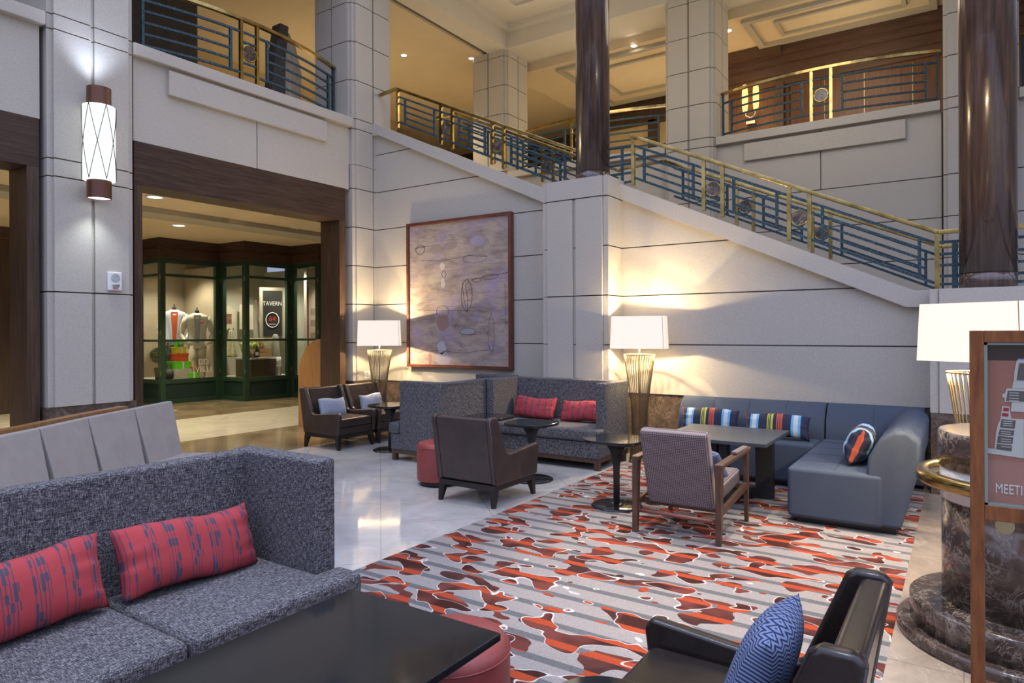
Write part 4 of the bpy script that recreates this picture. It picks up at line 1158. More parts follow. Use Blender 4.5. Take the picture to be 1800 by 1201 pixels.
# ------------------------------------------------------------------ rectangular tables
t = thing('granite_table', 'black granite topped table in the foreground reaching over the red ottoman', 'table', (-1.55, 1.1, 0))
MB().box(-.33, .34, -.75, .633, .575, .60).build('tabletop', 'granite', t, bevel=.003, seg=2)
mb = MB()
for y in (-.55, .2):
    mb.box(-.24, -.16, y - .03, y + .03, .02, .575).box(.02, .10, y - .03, y + .03, .02, .575).box(-.24, .10, y - .03, y + .03, 0, .04)
mb.build('base', 'black', t)
t = thing('slate_table', 'square dark slate topped table on open slab legs in front of the blue sofa', 'table', (-1.78, 6.13, 0))
MB().box(-.46, .45, -.45, .45, .59, .62).build('tabletop', 'slate', t, bevel=.002, seg=2)
for yy in (.30,):
    mb = MB(); mb.box(.19, .34, yy - .05, yy + .05, 0, .59).box(-.34, -.19, yy - .05, yy + .05, 0, .59).box(-.19, .19, yy - .05, yy + .05, 0, .10).box(-.19, .19, yy - .05, yy + .05, .53, .59)
    mb.build('slab_leg', 'blackm', t)
mb = MB(); mb.box(.02, .09, -.3, -.2, 0, .59); mb.box(-.07, .0, -.3, -.2, 0, .59).box(-.07, .09, -.2, .25, 0, .06)
mb.build('slab_leg', 'blackm', t)

# ------------------------------------------------------------------ blue sectional
t = thing('sectional_sofa', 'blue L shaped sectional sofa with tufted seams against the stair wall', 'sofa', (-1.55, 6.8, 0))
def w_(p): return p
yb = 7.78
def seatblock(x0, x1, y0, y1, nx, ny, z=.44, nm='seat_section'):
    o = MB().box(x0, x1, y0, y1, .05, z).build(nm, 'bluefab', t, wcs=True, bevel=.035, seg=5)
    mb = MB()
    for i in range(1, nx):
        x = x0 + (x1 - x0) * i / nx; mb.box(x - .002, x + .002, y0 + .03, y1 - .03, z, z + .0015)
    for i in range(1, ny):
        y = y0 + (y1 - y0) * i / ny; mb.box(x0 + .03, x1 - .16, y - .002, y + .002, z, z + .0015)
    if nx > 1 or ny > 1: mb.build('seam', col('bseam', (.025, .035, .05)), o, loc=tuple(-Vector((0, 0, 0))), wcs=False).location = -Vector(t.location)
    return o
seatblock(-2.70, -1.19, 6.98, 7.55, 4, 1)
seatblock(-1.18, -.50, 5.72, 7.55, 2, 5, .45)
def back_x(x0, x1, n, nm='back_section'):
    """back along x, facing -y"""
    prof = [(7.36, .40), (7.40, .62), (7.50, .76), (7.58, .80), (7.68, .785), (7.74, .70), (7.76, .05), (7.5, .05)]
    o = MB().prism(prof, 'x', x0, x1).build(nm, 'bluefab', t, wcs=True, bevel=.02, seg=4)
    mb = MB()
    for i in range(1, n):
        x = x0 + (x1 - x0) * i / n
        for (a, b) in zip(prof[:3], prof[1:4]): mb.bar((x, a[0] - .001, a[1]), (x, b[0] - .001, b[1]), .003)
    if n > 1:
        s = mb.build('seam', col('bseam', (.025, .035, .05)), o); s.location = -Vector(t.location)
    return o
back_x(-2.69, -1.165, 4); back_x(-1.155, -.30, 2)
prof = [(-.62, .40), (-.60, .58), (-.52, .73), (-.43, .79), (-.34, .79), (-.26, .72), (-.27, .5), (-.385, .06), (-.56, .06)]
o = MB().prism(prof, 'y', 5.735, 7.70).build('back_section', 'bluefab', t, wcs=True, bevel=.03, seg=4)
MB().box(-2.65, -1.25, 7.05, 7.7, 0, .05).box(-1.12, -.42, 5.8, 7.6, 0, .05).build('plinth', 'black', t, wcs=True)
pil('navy striped bolster pillow at the left end of the blue sofa', -2.28, 7.24, .585, 0, R(-14), .62, .25, .14, 'multi', seed=21, wr=.02)
pil('navy striped bolster pillow second from left on the blue sofa', -1.58, 7.20, .575, 0, R(-16), .64, .24, .14, 'multi', seed=22, wr=.02)
pil('navy striped bolster pillow propped against the right arm of the blue sofa', -.72, 6.30, .60, R(92), R(22), .66, .30, .21, 'multi', seed=23, wr=.02)

# ------------------------------------------------------------------ curved banquette at left
t = thing('curved_banquette', 'curved banquette of pale grey leather panels behind the foreground sofa', 'banquette', (-5.6, 2.4, 0))
P_ = [(-4.45, .75), (-4.76, 1.22), (-5.027, 1.709), (-5.232, 1.993), (-5.57, 2.445), (-5.89, 2.954), (-6.222, 3.469)]
P_ = [(-4.30, .5), (-4.62, 1.02), (-4.93, 1.53), (-5.232, 1.993), (-5.57, 2.445), (-5.89, 2.954), (-6.222, 3.469)]
for (a, b) in zip(P_[:-1], P_[1:]):
    A, Bv = Vector((*a, 0)), Vector((*b, 0)); d = (Bv - A).normalized(); n = Vector((d.y, -d.x, 0))
    if n.dot(Vector((1, -1, 0))) < 0: n = -n
    out = -n
    A2, B2 = A + d * .004, Bv - d * .004
    bt = [A2 + n * .14 + d * .03, B2 + n * .14 - d * .03, B2 + n * .08 - d * .03, A2 + n * .08 + d * .03]
    tp = [A2 + n * .02, B2 + n * .02, B2 - n * .03, A2 - n * .03]
    MB().hexa([(p.x, p.y, .40) for p in bt], [(p.x, p.y, .905) for p in tp]).build('back_panel', 'panel_grey', t, wcs=True, bevel=.012)
    s_ = [A + n * .62, Bv + n * .62, Bv + n * .06, A + n * .06]
    MB().hexa([(p.x, p.y, .08) for p in s_], [(p.x, p.y, .42) for p in s_]).build('seat_panel', 'panel_grey', t, wcs=True, bevel=.02)
mb = MB()
for (a, b) in zip(P_[:-2], P_[1:-1]):
    A, Bv = Vector((*a, 0)), Vector((*b, 0)); d = (Bv - A).normalized(); n = Vector((d.y, -d.x, 0))
    if n.dot(Vector((1, -1, 0))) < 0: n = -n
    q = [A - n * .04, Bv - n * .04, Bv - n * .12, A - n * .12]
    mb.hexa([(p.x, p.y, 0) for p in q], [(p.x, p.y, .925) for p in q])
mb.build('wood_back', 'wood_arc', t, wcs=True)

# ------------------------------------------------------------------ marble pedestal
pc = (.25, 4.14)
t = thing('marble_pedestal', 'round brown marble host pedestal with white band and stepped base at right edge', 'pedestal', (*pc, 0))
MB().lathe([(.55, 0), (.55, .05), (.53, .06)], 64).build('lower_step', 'emp2', t)
MB().lathe([(.49, .06), (.49, .18), (.48, .19)], 64).build('upper_step', 'emp2', t)
MB().lathe([(.345, .19), (.345, .70)], 64).build('drum', 'emp2', t)
MB().lathe([(.352, .70), (.352, .86)], 64).build('white_band', 'whitestone', t)
MB().lathe([(.36, .86), (.36, 1.03), (.352, 1.04)], 64).build('cap', 'emp2', t)
mb = MB().lathe([(.405, .775), (.452, .775), (.460, .785), (.460, .825), (.448, .835), (.405, .835), (.398, .825), (.398, .785), (.405, .775)], 72, cap=False)
for k in range(6): 
    a = k * PI / 3 + .4; mb.tube([(.34 * math.cos(a), .34 * math.sin(a), .80), (.42 * math.cos(a), .42 * math.sin(a), .80)], .012, 8)
mb.build('brass_rail', 'brass', t)

# ------------------------------------------------------------------ map sign
t = thing('sign_stand', 'oak framed meeting room floor plan sign on a post stand at right edge', 'sign', (.38, 2.9, 0))
x0, x1, z0, z1, f = -.36, .42, .882, 1.545, .042
MB().box(x0, x0 + f, -.025, .025, 0, z1).build('post', 'wood_frame', t, bevel=.003)
MB().box(x1 - f, x1, -.025, .025, 0, z1).build('post', 'wood_frame', t, bevel=.003)
MB().box(x0 + f, x1 - f, -.025, .025, z1 - f, z1).build('top_rail', 'wood_frame', t, bevel=.003)
MB().box(x0 + f, x1 - f, -.025, .025, z0, z0 + f + .01).build('bottom_rail', 'wood_frame', t, bevel=.003)
MB().box(x0 + f, x1 - f, -.024, .024, .25, .30).build('lower_rail', 'wood_frame', t, bevel=.003)
mb = MB(); i0, i1, j0, j1 = x0 + f, x1 - f, z0 + f + .01, z1 - f
mb.box(i0, i0 + .010, -.02, .02, j0, j1).box(i1 - .01, i1, -.02, .02, j0, j1).box(i0, i1, -.02, .02, j1 - .008, j1).box(i0, i1, -.02, .02, j0, j0 + .008)
mb.build('inner_trim', col('trimg', (.22, .26, .22), .3), t)
po = MB().box(i0 + .01, i1 - .01, .006, .012, j0 + .008, j1 - .008).build('poster', col('poster', (.42, .165, .125), .8), t)
MB().box(i0 + .01, i1 - .01, .0045, .0055, j1 - .062, j1 - .008).build('poster_band', col('posterb', (.045, .02, .02), .4), t)
wm, gm, rm, bm_ = col('pw', (.62, .58, .56)), col('pg', (.13, .10, .10)), col('pr', (.40, .02, .04)), col('pb', (.28, .33, .62))
def mp_(zx, zy):
    u, v = 1690 + zx / 3.245, 560 + zy / 3.245
    return (.022 + (u - 1705) * .0016 - .38, 1.542 - (v - 583) * .00203)
def region(polys, name, mat, y0, y1):
    mb = MB()
    for p in polys: mb.prism([mp_(*q) for q in p], 'y', y0, y1)
    return mb.build(name, mat, t)
region([[(330, 228), (620, 228), (620, 350), (303, 350), (305, 300), (318, 240)], [(300, 351), (620, 351), (620, 390), (293, 390)],
        [(262, 392), (620, 392), (620, 468), (250, 468), (250, 445), (237, 443), (238, 425), (252, 420)], [(290, 469), (620, 469), (620, 520), (285, 520)],
        [(235, 493), (277, 493), (287, 560), (357, 560), (357, 775), (150, 762), (150, 733), (190, 735), (200, 640), (212, 590), (225, 570)]], 'plan_outline', wm, .0035, .0045)
region([[(268, 405), (560, 405), (560, 462), (258, 462)], [(232, 565), (312, 568), (305, 615), (222, 612)], [(222, 622), (305, 625), (298, 655), (212, 655)],
        [(210, 660), (298, 663), (292, 700), (205, 700)], [(205, 705), (290, 708), (288, 742), (198, 735)], [(332, 250), (560, 250), (560, 345), (318, 345)]], 'plan_rooms', gm, .0025, .0034)
region([[(243, 500), (275, 502), (273, 520), (240, 520)], [(236, 530), (272, 532), (270, 550), (233, 548)]], 'plan_marker', rm, .0025, .0034)
region([[(325, 226), (620, 226), (620, 232), (325, 232)]], 'plan_edge', bm_, .0025, .0034)
region([[(275, 414 + d), (330, 414 + d), (330, 418 + d), (275, 418 + d)] for d in (0, 14, 30, 44)] + [[(240, 573 + d), (295, 574 + d), (293, 578 + d), (239, 577 + d)] for d in (0, 12, 24)] + [[(228, 632 + d), (285, 633 + d), (285, 637 + d), (228, 636 + d)] for d in (0, 12, 42, 54, 84)], 'plan_small_print', wm, .0018, .0024)
text_obj('MEETING', .048, col('tw', (.78, .74, .72)), t, (-.287, .003, .990), (R(90), 0, 0), align='LEFT', sx=.62)
MB().box(i0 + .002, i1 - .002, -.012, -.010, j0, j1).build('glass_pane', 'glass', t)
MB().lathe([(.028, -.012), (.028, .012)], 24).build('caster', 'brass_d', t, loc=(-.26, 0, .865), rot=(R(90), 0, 0))

# ------------------------------------------------------------------ shop front
ZP = [(-15.25, 3.2), (-15.25, 6.45), (-15.25, 7.75), (-14.27, 7.75), (-14.27, 9.14), (-13.32, 9.14), (-13.32, 10.38), (-12.35, 10.38), (-12.35, 11.6)]
mb = MB()
ymin = -99
def seg_box(mb, a, b, z0, z1, off, th, cut=None):
    """slab along segment a-b, outwards offset towards room (+x / -y)"""
    if abs(a[0] - b[0]) < 1e-6:   # runs along y, faces +x
        y0 = max(a[1], cut) if cut is not None else a[1]
        if b[1] > y0: mb.box(a[0] - th + off, a[0] + off, y0, b[1], z0, z1)
    else:
        x0 = max(a[0], cut) if cut is not None else a[0]
        if b[0] + (off if cut is not None else 0) > x0: mb.box(x0, b[0] + (off if cut is not None else 0), a[1] - off, a[1] + th - off, z0, z1)
def cuts(k, off, th):
    a, b = ZP[k], ZP[k + 1]
    if abs(a[0] - b[0]) < 1e-6:
        return (a[1] + th - off) if k and abs(ZP[k - 1][0] - a[0]) > 1e-6 else a[1]
    return a[0] + off
for k in range(len(ZP) - 1):
    seg_box(mb, ZP[k], ZP[k + 1], 3.16, ZC, .06, .2, cuts(k, .06, .2))
struct(mb, 'trim_17', 'wood_h')
mb = MB()
for k in range(len(ZP) - 1): seg_box(mb, ZP[k], ZP[k + 1], 3.36, 3.38, .075, .1, cuts(k, .075, .1))
struct(mb, 'trim_18', 'dull_door')
SWL = ['', 'green framed shop window hidden at far left behind the pier', 'narrow green framed shop window pane at far left of the display', 'wide green framed shop window showing two dress forms', 'narrow green framed shop window pane between the two wide display windows', 'wide green framed shop window showing the black Tavern poster', 'narrow green framed shop window pane nearest the amber curved screen', 'green framed shop window hidden behind the right door jamb']
for k, (a, b) in enumerate(zip(ZP[:-1], ZP[1:])):
    if k == 0:
        mb = MB(); seg_box(mb, a, b, 0, 3.16, 0, .1); struct(mb, 'wall_corridor_panel', 'dull_door'); continue
    t = thing('shop_window', SWL[min(k, 7)], 'shop window', ((a[0] + b[0]) / 2, (a[1] + b[1]) / 2, 0))
    mb = MB(); pw = .11
    vx = abs(a[0] - b[0]) < 1e-6
    def sub(f0, f1): 
        if vx: return ((a[0], a[1] + f0), (a[0], a[1] + f1))
        return ((a[0] + f0, a[1]), (a[0] + f1, a[1]))
    Ls = (b[1] - a[1]) if vx else (b[0] - a[0])
    for f0, f1 in ((0, pw), (Ls - pw, Ls)):
        p, q = sub(f0, f1); seg_box(mb, p, q, 0, 3.16, 0, .09, cuts(k, 0, .09))
    for z0_, z1_ in ((0, .10), (.44, .53), (1.35, 1.40), (2.77, 2.83), (3.06, 3.16)):
        p, q = sub(pw, Ls - pw); seg_box(mb, p, q, z0_, z1_, 0, .07)
    o = mb.build('window_frame', 'green', t, wcs=True)
    mb = MB(); p, q = sub(pw, Ls - pw); seg_box(mb, p, q, .10, .44, -.025, .03)
    mb.build('kick_panel', 'green_d', t, wcs=True)
    mb = MB()
    seg_box(mb, p, q, .53, 3.06, -.035, .006); mb.build('glass_pane', 'glass', t, wcs=True)
    mb = MB()
    for z in (.62, 1.5, 2.7):
        r_, s_ = sub(Ls - .012, Ls - .002); seg_box(mb, r_, s_, z, z + .1, .012, .01)
    mb.build('hinge', 'brass_d', t, wcs=True)
# display interior
mb = MB()
for (x0, x1, y0, y1) in ((-16.3, -15.3, 6.4, 7.85), (-16.0, -14.32, 7.85, 9.2), (-15.2, -13.37, 9.2, 10.45), (-14.2, -12.4, 10.45, 11.6)):
    mb.box(x0, x1, y0, y1, .40, .50)
struct(mb, 'floor_display', col('dfloor', (.5, .45, .36)))
struct(MB().box(-16.4, -16.3, 6.3, 11.7, .4, 3.3).box(-16.4, -15.3, 6.3, 6.4, .4, 3.3), 'wall_display_far', 'tanwall')
struct(MB().box(-16.0, -15.95, 7.9, 9.3, .4, 3.3).box(-16.0, -14.35, 9.25, 9.32, .5, 3.1), 'wall_display_left', col('taupe', (.42, .35, .25)))
struct(MB().box(-15.1, -15.05, 9.32, 10.98, .4, 3.3).box(-15.05, -13.5, 10.9, 10.98, .5, 3.1), 'wall_display_middle', col('greig', (.45, .45, .38)))
struct(MB().box(-14.2, -12.4, 11.55, 11.6, .4, 3.3).box(-14.3, -14.2, 10.98, 11.55, .4, 3.3), 'wall_display_right', col('cream', (.50, .43, .36)))
for x, y in ((-14.9, 8.5), (-14.0, 9.8), (-13.1, 11.0), (-15.7, 7.1)):
    downlight('small display light inside the shop window', x, y, 3.3, 'e_dim', .05, 130, (1, .9, .7), group='shop display lights', size=R(120))

def mannequin(label, x, y, jacket, shirt, trouser, z=.5, h=1.0, flower=False):
    t = thing('dress_form', label, 'mannequin', (x, y, z), R(62)); t.scale = (1.08, 1.08, 1.08)
    # facing local -y
    H = 1.5 * h
    MB().lathe([(.04, H - .06), (.045, H + .01), (.03, H + .03)], 12).build('neck_cap', 'blackm', t)
    MB().tube([(0, 0, H + .02), (0, 0, H + .09)], .012, 8).build('finial', 'blackm', t)
    MB().lathe([(.055, H - .14), (.05, H - .05)], 14).build('neck', col('skin', (.5, .42, .3)), t)
    mb = MB().lathe([(.175, .70), (.18, .82), (.165, 1.0), (.185, 1.15), (.215, 1.30), (.225, 1.37), (.19, 1.415), (.11, 1.445), (.065, 1.47)], 32, sx=1.06, sy=.58)
    mb.build('jacket', jacket, t)
    for s in (-1, 1):
        MB().tube([(s * .205, 0, 1.37), (s * .25, .01, 1.25), (s * .29, .03, 1.08), (s * .30, .0, .98), (s * .25, -.12, .86), (s * .15, -.17, .80)], .06, 12, rs=[.062, .064, .058, .054, .05, .046]).build('sleeve', jacket, t)
        MB().hexa([(s * .03, -.125, .80), (s * .06, -.125, .80), (s * .06, -.11, .80), (s * .03, -.11, .80)], [(s * .05, -.12, 1.40), (s * .12, -.11, 1.38), (s * .12, -.06, 1.38), (s * .05, -.07, 1.40)]).build('lapel', jacket, t)
    MB().prism([(-.035, .82), (.035, .82), (.07, 1.42), (-.07, 1.42)], 'y', -.128, -.09).build('shirt', shirt, t)
    for s in (-1, 1):
        MB().tube([(s * .08, 0, .76), (s * .085, 0, .4), (s * .085, 0, .01)], .08, 12, rs=[.095, .085, .07]).build('trouser_leg', trouser, t)
    if flower: MB().sphere((.09, -.14, 1.27), .03).build('pocket_square', col('fl', (.4, .04, .05)), t)
    return t
mannequin('dress form in pale blue floral jacket over an orange shirt in the shop window', -15.35, 8.66, col('jk1', (.58, .62, .70)), col('or', (.60, .11, .03)), 'blackm', h=1.0)
mannequin('dress form in cream blazer with red pocket flower in the shop window', -14.78, 8.88, col('jk2', (.72, .66, .55)), col('sh', (.40, .37, .42)), col('tr2', (.6, .52, .38)), flower=True, z=.42)

def gift(label, x, y, z, w, h, c, ribbon=True, grp=None):
    t = thing('gift_box', label, 'box', (x, y, z), 0, grp)
    MB().box(-w / 2, w / 2, -w / 2, w / 2, 0, h).build('carton', c, t, bevel=.004)
    MB().box(-w / 2 - .006, w / 2 + .006, -w / 2 - .006, w / 2 + .006, h * .75, h + .004).build('lid', c, t, bevel=.003)
    if ribbon: MB().box(w / 2 + .006, w / 2 + .010, -.02, .02, 0, h).box(-.02, w / 2 + .01, -.02, .02, h + .004, h + .01).build('ribbon', col('rib', (.5, .5, .45)), t)
G = col('lime', (.12, .5, .02)); Y = col('yel', (.55, .45, .01)); O = col('orr', (.50, .07, .01))
gift('large lime green gift box at the bottom of the tall stack', -14.5, 8.28, .75, .34, .16, G)
MB_ = MB().box(-14.72, -14.32, 8.08, 8.48, .5, .75).build('display_plinth', col('plin', (.4, .36, .28))); tag(MB_, 'low pale plinth under the tall stack of gift boxes', 'plinth')
gift('orange red gift box in the middle of the tall stack', -14.5, 8.28, .915, .28, .17, O, False)
gift('yellow gift box above the orange red one', -14.5, 8.28, 1.09, .22, .14, Y)
gift('small lime gift box on top of the tall stack', -14.5, 8.28, 1.235, .13, .12, G)
gift('lime gift box at the foot of the window, bottom of the small stack', -14.42, 8.52, .5, .22, .17, G)
gift('orange gift box second in the small stack', -14.42, 8.52, .675, .18, .1, O)
gift('small yellow gift box on top of the small stack', -14.42, 8.52, .78, .1, .13, Y)
t = thing('black_bag', 'slouched black bag on the floor of the left shop window', 'bag', (-14.5, 8.08, .5))
MB().sphere((0, 0, .13), .2, (.75, .9, .65), 18).build('bag_body', 'blackm', t); MB().tube([(-.02, -.1, .22), (0, -.05, .34), (0, .05, .34), (-.02, .1, .22)], .012, 8).build('handle', 'blackm', t)
t = thing('topiary', 'ball topiary in a wicker pot behind the left shop window corner', 'plant', (-14.72, 7.95, .5))
rr = random.Random(5); mb = MB()
for i in range(150):
    a, b = rr.uniform(0, 2 * PI), math.acos(rr.uniform(-1, 1)); r_ = .15
    mb.sphere((r_ * math.sin(b) * math.cos(a), r_ * math.sin(b) * math.sin(a), .55 + r_ * math.cos(b)), .032, n=6)
mb.build('foliage', col('leaf', (.025, .05, .012)), t)
MB().lathe([(.07, 0), (.10, .28)], 16).build('pot', col('wick', (.07, .045, .025)), t); MB().tube([(0, 0, .28), (0, 0, .5)], .015, 6).build('stem', 'wood_chair', t)
def board(name, label, x, y, z, w, h, rz, mat, cat='poster'):
    t = thing(name, label, cat, (x, y, z), rz)
    MB().box(-w / 2, w / 2, -.008, .008, 0, h).build('board', mat, t); return t
t = board('poster', 'white poster with dark header and bar photo at far left of the shop window', -15.27 + .1 - .2, 7.35, 1.55, .62, 1.0, R(90), col('pst', (.45, .46, .50)))
MB().box(-.31, .31, -.012, -.008, .83, 1.0).build('header_band', col('hdr', (.12, .11, .28)), t)
MB().box(-.31, .31, -.012, -.008, 0, .42).build('photo_print', noisy('bar_photo', [(.35, (.03, .02, .02)), (.55, (.2, .1, .06)), (.7, (.45, .2, .25))], 14), t)
mb = MB()
for k in range(4): mb.box(-.2, .2, -.012, -.008, .74 - k * .07, .752 - k * .07)
mb.build('printed_lines', col('g7', (.25, .25, .25)), t)
t = board('poster', 'black poster reading Tavern with a ringed 64 in the right shop window', -14.07, 10.41, 1.45, .44, 1.12, R(50), 'blackm')
text_obj('TAVERN', .145, 'white', t, (0, -.012, .80), (R(90), 0, 0), sx=.82)
MB().tube([(.15 * math.cos(2 * PI * i / 30), -.012, .40 + .18 * math.sin(2 * PI * i / 30)) for i in range(30)], .012, 6, closed=True).build('printed_ring', 'white', t)
text_obj('64', .17, col('firered', (.6, .03, .02)), t, (0, -.012, .42), (R(90), 0, 0))
MB().box(-.08, .08, -.013, -.009, .29, .305).build('underline', 'white', t)
MB().box(-.30, .30, .01, .02, -.05, 1.2).build('backing_board', col('bk', (.42, .40, .33)), t)
t = board('wall_shelf_frame', 'cream framed photo rack with hooks hanging in the middle shop window', -14.85, 9.72, 1.62, .34, .5, R(90), col('crm', (.55, .50, .38)), 'photo rack')
MB().box(-.09, .09, -.014, -.009, .14, .38).build('photo_print', noisy('rack_photo', [(.4, (.05, .04, .03)), (.6, (.3, .12, .08))], 20), t)
MB().prism([(-.12, .5), (.12, .5), (.05, .56), (0, .60), (-.05, .56)], 'y', -.012, .008).build('crest', 'c_crm', t)
mb = MB()
for x in (-.12, 0, .12): mb.tube([(x, -.01, .03), (x, -.05, 0), (x, -.05, .03)], .007, 6)
mb.build('hooks', 'blackm', t)
t = board('wall_shelf_frame', 'cream frame with oval photo, right of the cream photo rack', -14.85, 10.22, 1.62, .34, .62, R(75), col('crm', (.55, .50, .38)), 'photo rack')
MB().lathe([(.07, 0), (.07, .01)], 24, sy=1.4).build('oval_photo', col('ov', (.12, .05, .03)), t, loc=(0, -.01, .28), rot=(R(90), 0, 0))
MB().tube([(.085 * math.cos(2 * PI * i / 24), -.014, .28 + .12 * math.sin(2 * PI * i / 24)) for i in range(24)], .014, 6, closed=True).build('oval_rim', col('crm2', (.62, .58, .48)), t)
t = thing('hanging_cloth', 'pale patterned apron cloth hanging from the photo rack', 'cloth', (-14.78, 9.74, .95))
mb = MB(); bmx = mb.bm; g_ = {}
for i in range(9):
    for j in range(13):
        wv = .05 + .13 * (1 - j / 12); g_[i, j] = bmx.verts.new((.03 * math.sin(i * 1.6), -wv + 2 * wv * i / 8, j * .055))
for i in range(8):
    for j in range(12): bmx.faces.new([g_[i, j], g_[i + 1, j], g_[i + 1, j + 1], g_[i, j + 1]]).smooth = True
o = mb.build('cloth', noisy('apron_print', [(.4, (.45, .43, .33)), (.6, (.35, .36, .12)), (.7, (.5, .48, .4))], 12), t); o.modifiers.new('s', 'SOLIDIFY').thickness = .006
t = thing('wooden_barrel_table', 'dark display table under the vegetable crate in the right shop window', 'table', (-13.95, 9.85, .5))
MB().box(-.3, .3, -.33, .33, 0, .42).build('table_body', 'dull_door', t); MB().box(-.32, .32, -.36, .36, .42, .46).build('tabletop', col('lin', (.5, .47, .4)), t)
t = thing('wooden_crate', 'pale wooden crate with dried wheat in the right shop window', 'crate', (-13.95, 9.98, .96), .2)
mb = MB()
for z in (.02, .12): mb.box(-.16, .16, -.2, -.185, z, z + .08).box(-.16, .16, .185, .2, z, z + .08).box(.15, .165, -.2, .2, z, z + .08).box(-.165, -.15, -.2, .2, z, z + .08)
mb.box(-.16, .16, -.2, .2, 0, .02)
mb.build('slats', col('cr', (.30, .17, .07)), t)
rr = random.Random(9); mb = MB()
for i in range(60):
    a = rr.uniform(-.14, .14); b = rr.uniform(-.17, .17); mb.tube([(a, b, .05), (a * 1.3, b * 1.5, .3), (a * 2.1, b * 2.3 + .04, .42)], .006, 4, rs=[.003, .003, .011])
tag(mb.build('dried_wheat', col('wh', (.42, .34, .18)), None, loc=(-13.95, 10.0, .98)), 'bunch of dried wheat ears standing in the wooden crate', 'dried wheat')
t = thing('lettuce', 'leafy pale green lettuce heads in a basket in the right shop window', 'vegetables', (-13.9, 9.62, .96)); t['kind'] = 'stuff'
mb = MB(); rr = random.Random(3)
for i in range(46):
    mb.sphere((rr.uniform(-.1, .1), rr.uniform(-.17, .17), .2 + rr.uniform(0, .13)), rr.uniform(.035, .06), (1, 1, .7), 8)
mb.build('leaves', col('let', (.42, .52, .10)), t)
MB().lathe([(.10, 0), (.17, .2)], 18).build('basket', col('cr', (.30, .17, .07)), t)
t = thing('wine_bottle', 'dark wine bottle with pale label by the crate', 'bottle', (-13.72, 9.72, .96))
MB().lathe([(.035, 0), (.037, .17), (.014, .22), (.013, .29)], 16).build('bottle_glass', 'black', t); MB().lathe([(.038, .05), (.038, .13)], 16, cap=False).build('paper_label', 'white', t)
t = thing('wine_glass', 'small clear stemmed glass left of the wine bottle', 'glass', (-13.7, 9.58, .96))
MB().lathe([(.03, 0), (.004, .01), (.004, .08), (.03, .11), (.034, .17)], 16, cap=False).build('bowl', col('gl', (.5, .48, .4), .1), t)
t = thing('candle_holder', 'white pillar candle on a stemmed holder at right of the shop display', 'candle', (-13.55, 10.2, .5))
MB().lathe([(.07, 0), (.02, .03), (.02, .2), (.06, .24), (.06, .26)], 18).build('holder', col('hs', (.5, .5, .46)), t); MB().lathe([(.05, .26), (.05, .46)], 18).build('candle_wax', 'white', t)
t = thing('wooden_sticks', 'pair of tall dark wooden sticks leaning in the window corner', 'sticks', (-14.42, 10.28, .5))
for a in (0, .12): MB().tube([(a, .1, 0), (-.1 - a, -.02 + a, 1.85)], .017, 8).build('stick', 'wood_chair', t)
t = thing('burlap_sheaf', 'grey cloth wrapped sheaf standing at the right end of the shop display', 'sheaf', (-13.85, 10.33, .5))
MB().lathe([(.14, 0), (.12, .5), (.08, .95), (.05, 1.0)], 14, sy=.8).build('sheaf_body', col('bur', (.27, .27, .24)), t)
tag(text_obj('DD\nVELLI', .17, col('etch', (.55, .5, .42)), None, (-14.258, 8.72, .80), (R(90), 0, R(90)), name='window_lettering'), 'pale outlined shop lettering across the lower left display window', 'lettering')
t = board('menu_board', 'tall cream menu board with small print in the rightmost shop window', -13.98, 11.53, .75, .6, 2.0, 0, col('mb', (.50, .42, .38)), 'menu board')
MB().box(-.16, -.10, -.012, -.008, 0, 2.0).build('printed_stripe', col('ms', (.16, .03, .04)), t)
mb = MB()
for z in (.3, .62, .95, 1.25): mb.box(-.03, .22, -.012, -.008, z, z + .16)
mb.build('printed_blocks', col('mb2', (.32, .24, .20)), t)
t = thing('curved_wood_screen', 'amber wood screen with quarter round edge beside the right door jamb', 'screen', (-9.02, 7.16, 0), 0)
pts = [(0, 0), (.54, 0), (.54, 1.44)] + [(.54 - .54 * math.sin(a), .78 + .66 * math.cos(a)) for a in [PI / 2 * k / 16 for k in range(1, 17)]]
MB().prism(pts, 'y', 0, .05).build('panel', 'wood_arc', t, bevel=.004)

# ------------------------------------------------------------------ things on the left balcony
struct(MB().box(-11.2, -11.0, 2.0, 6.64, 4.5, CEIL), 'wall_gallery_partition', 'drape')
struct(MB().box(-13.5, -13.3, 6, 14, 4.5, CEIL), 'wall_gallery', 'tanwall')
t = thing('dark_cabinet', 'dark wood cabinet run standing behind the left balcony', 'cabinet', (-12.95, 10.2, 4.5))
MB().box(-.3, .0, -3.0, 1.2, 0, 1.5).build('cabinet_body', 'dull_door', t); MB().box(-.3, .06, -3.05, 1.25, 1.5, 1.62).build('cornice', 'wood_x', t)
mb = MB()
for k in range(4): mb.box(0, .02, -2.9 + k * 1.0, -2.0 + k * 1.0, .1, 1.4)
mb.build('cabinet_door', 'wood_v', t)
t = thing('draped_umbrella_stand', 'tall folded object draped in pale cloth behind the left balcony rail', 'draped object', (-9.5, 7.25, 4.5))
MB().prism([(-.02, 0), (.26, 0), (.34, 1.5), (.22, 1.9), (.08, 2.12), (.0, 1.7)], 'x', -.08, .08).build('pale_cover', 'sheet', t, bevel=.02)
MB().prism([(-.42, 0), (-.03, 0), (-.01, 1.6), (.06, 2.2), (-.12, 2.2), (-.2, 1.7)], 'x', -.12, .10).build('dark_cover', 'drape', t, bevel=.02)
t = thing('round_black_table', 'black round table stacked on its side behind the left balcony rail', 'table', (-9.4, 6.25, 4.5))
MB().lathe([(.42, .72), (.44, .73), (.44, .76), (.42, .77)], 32).build('tabletop', 'black', t); MB().lathe([(.03, 0), (.03, .72)], 12).build('pole', 'blackm', t)
MB().lathe([(.25, 0), (.25, .03)], 24).build('base', 'blackm', t)

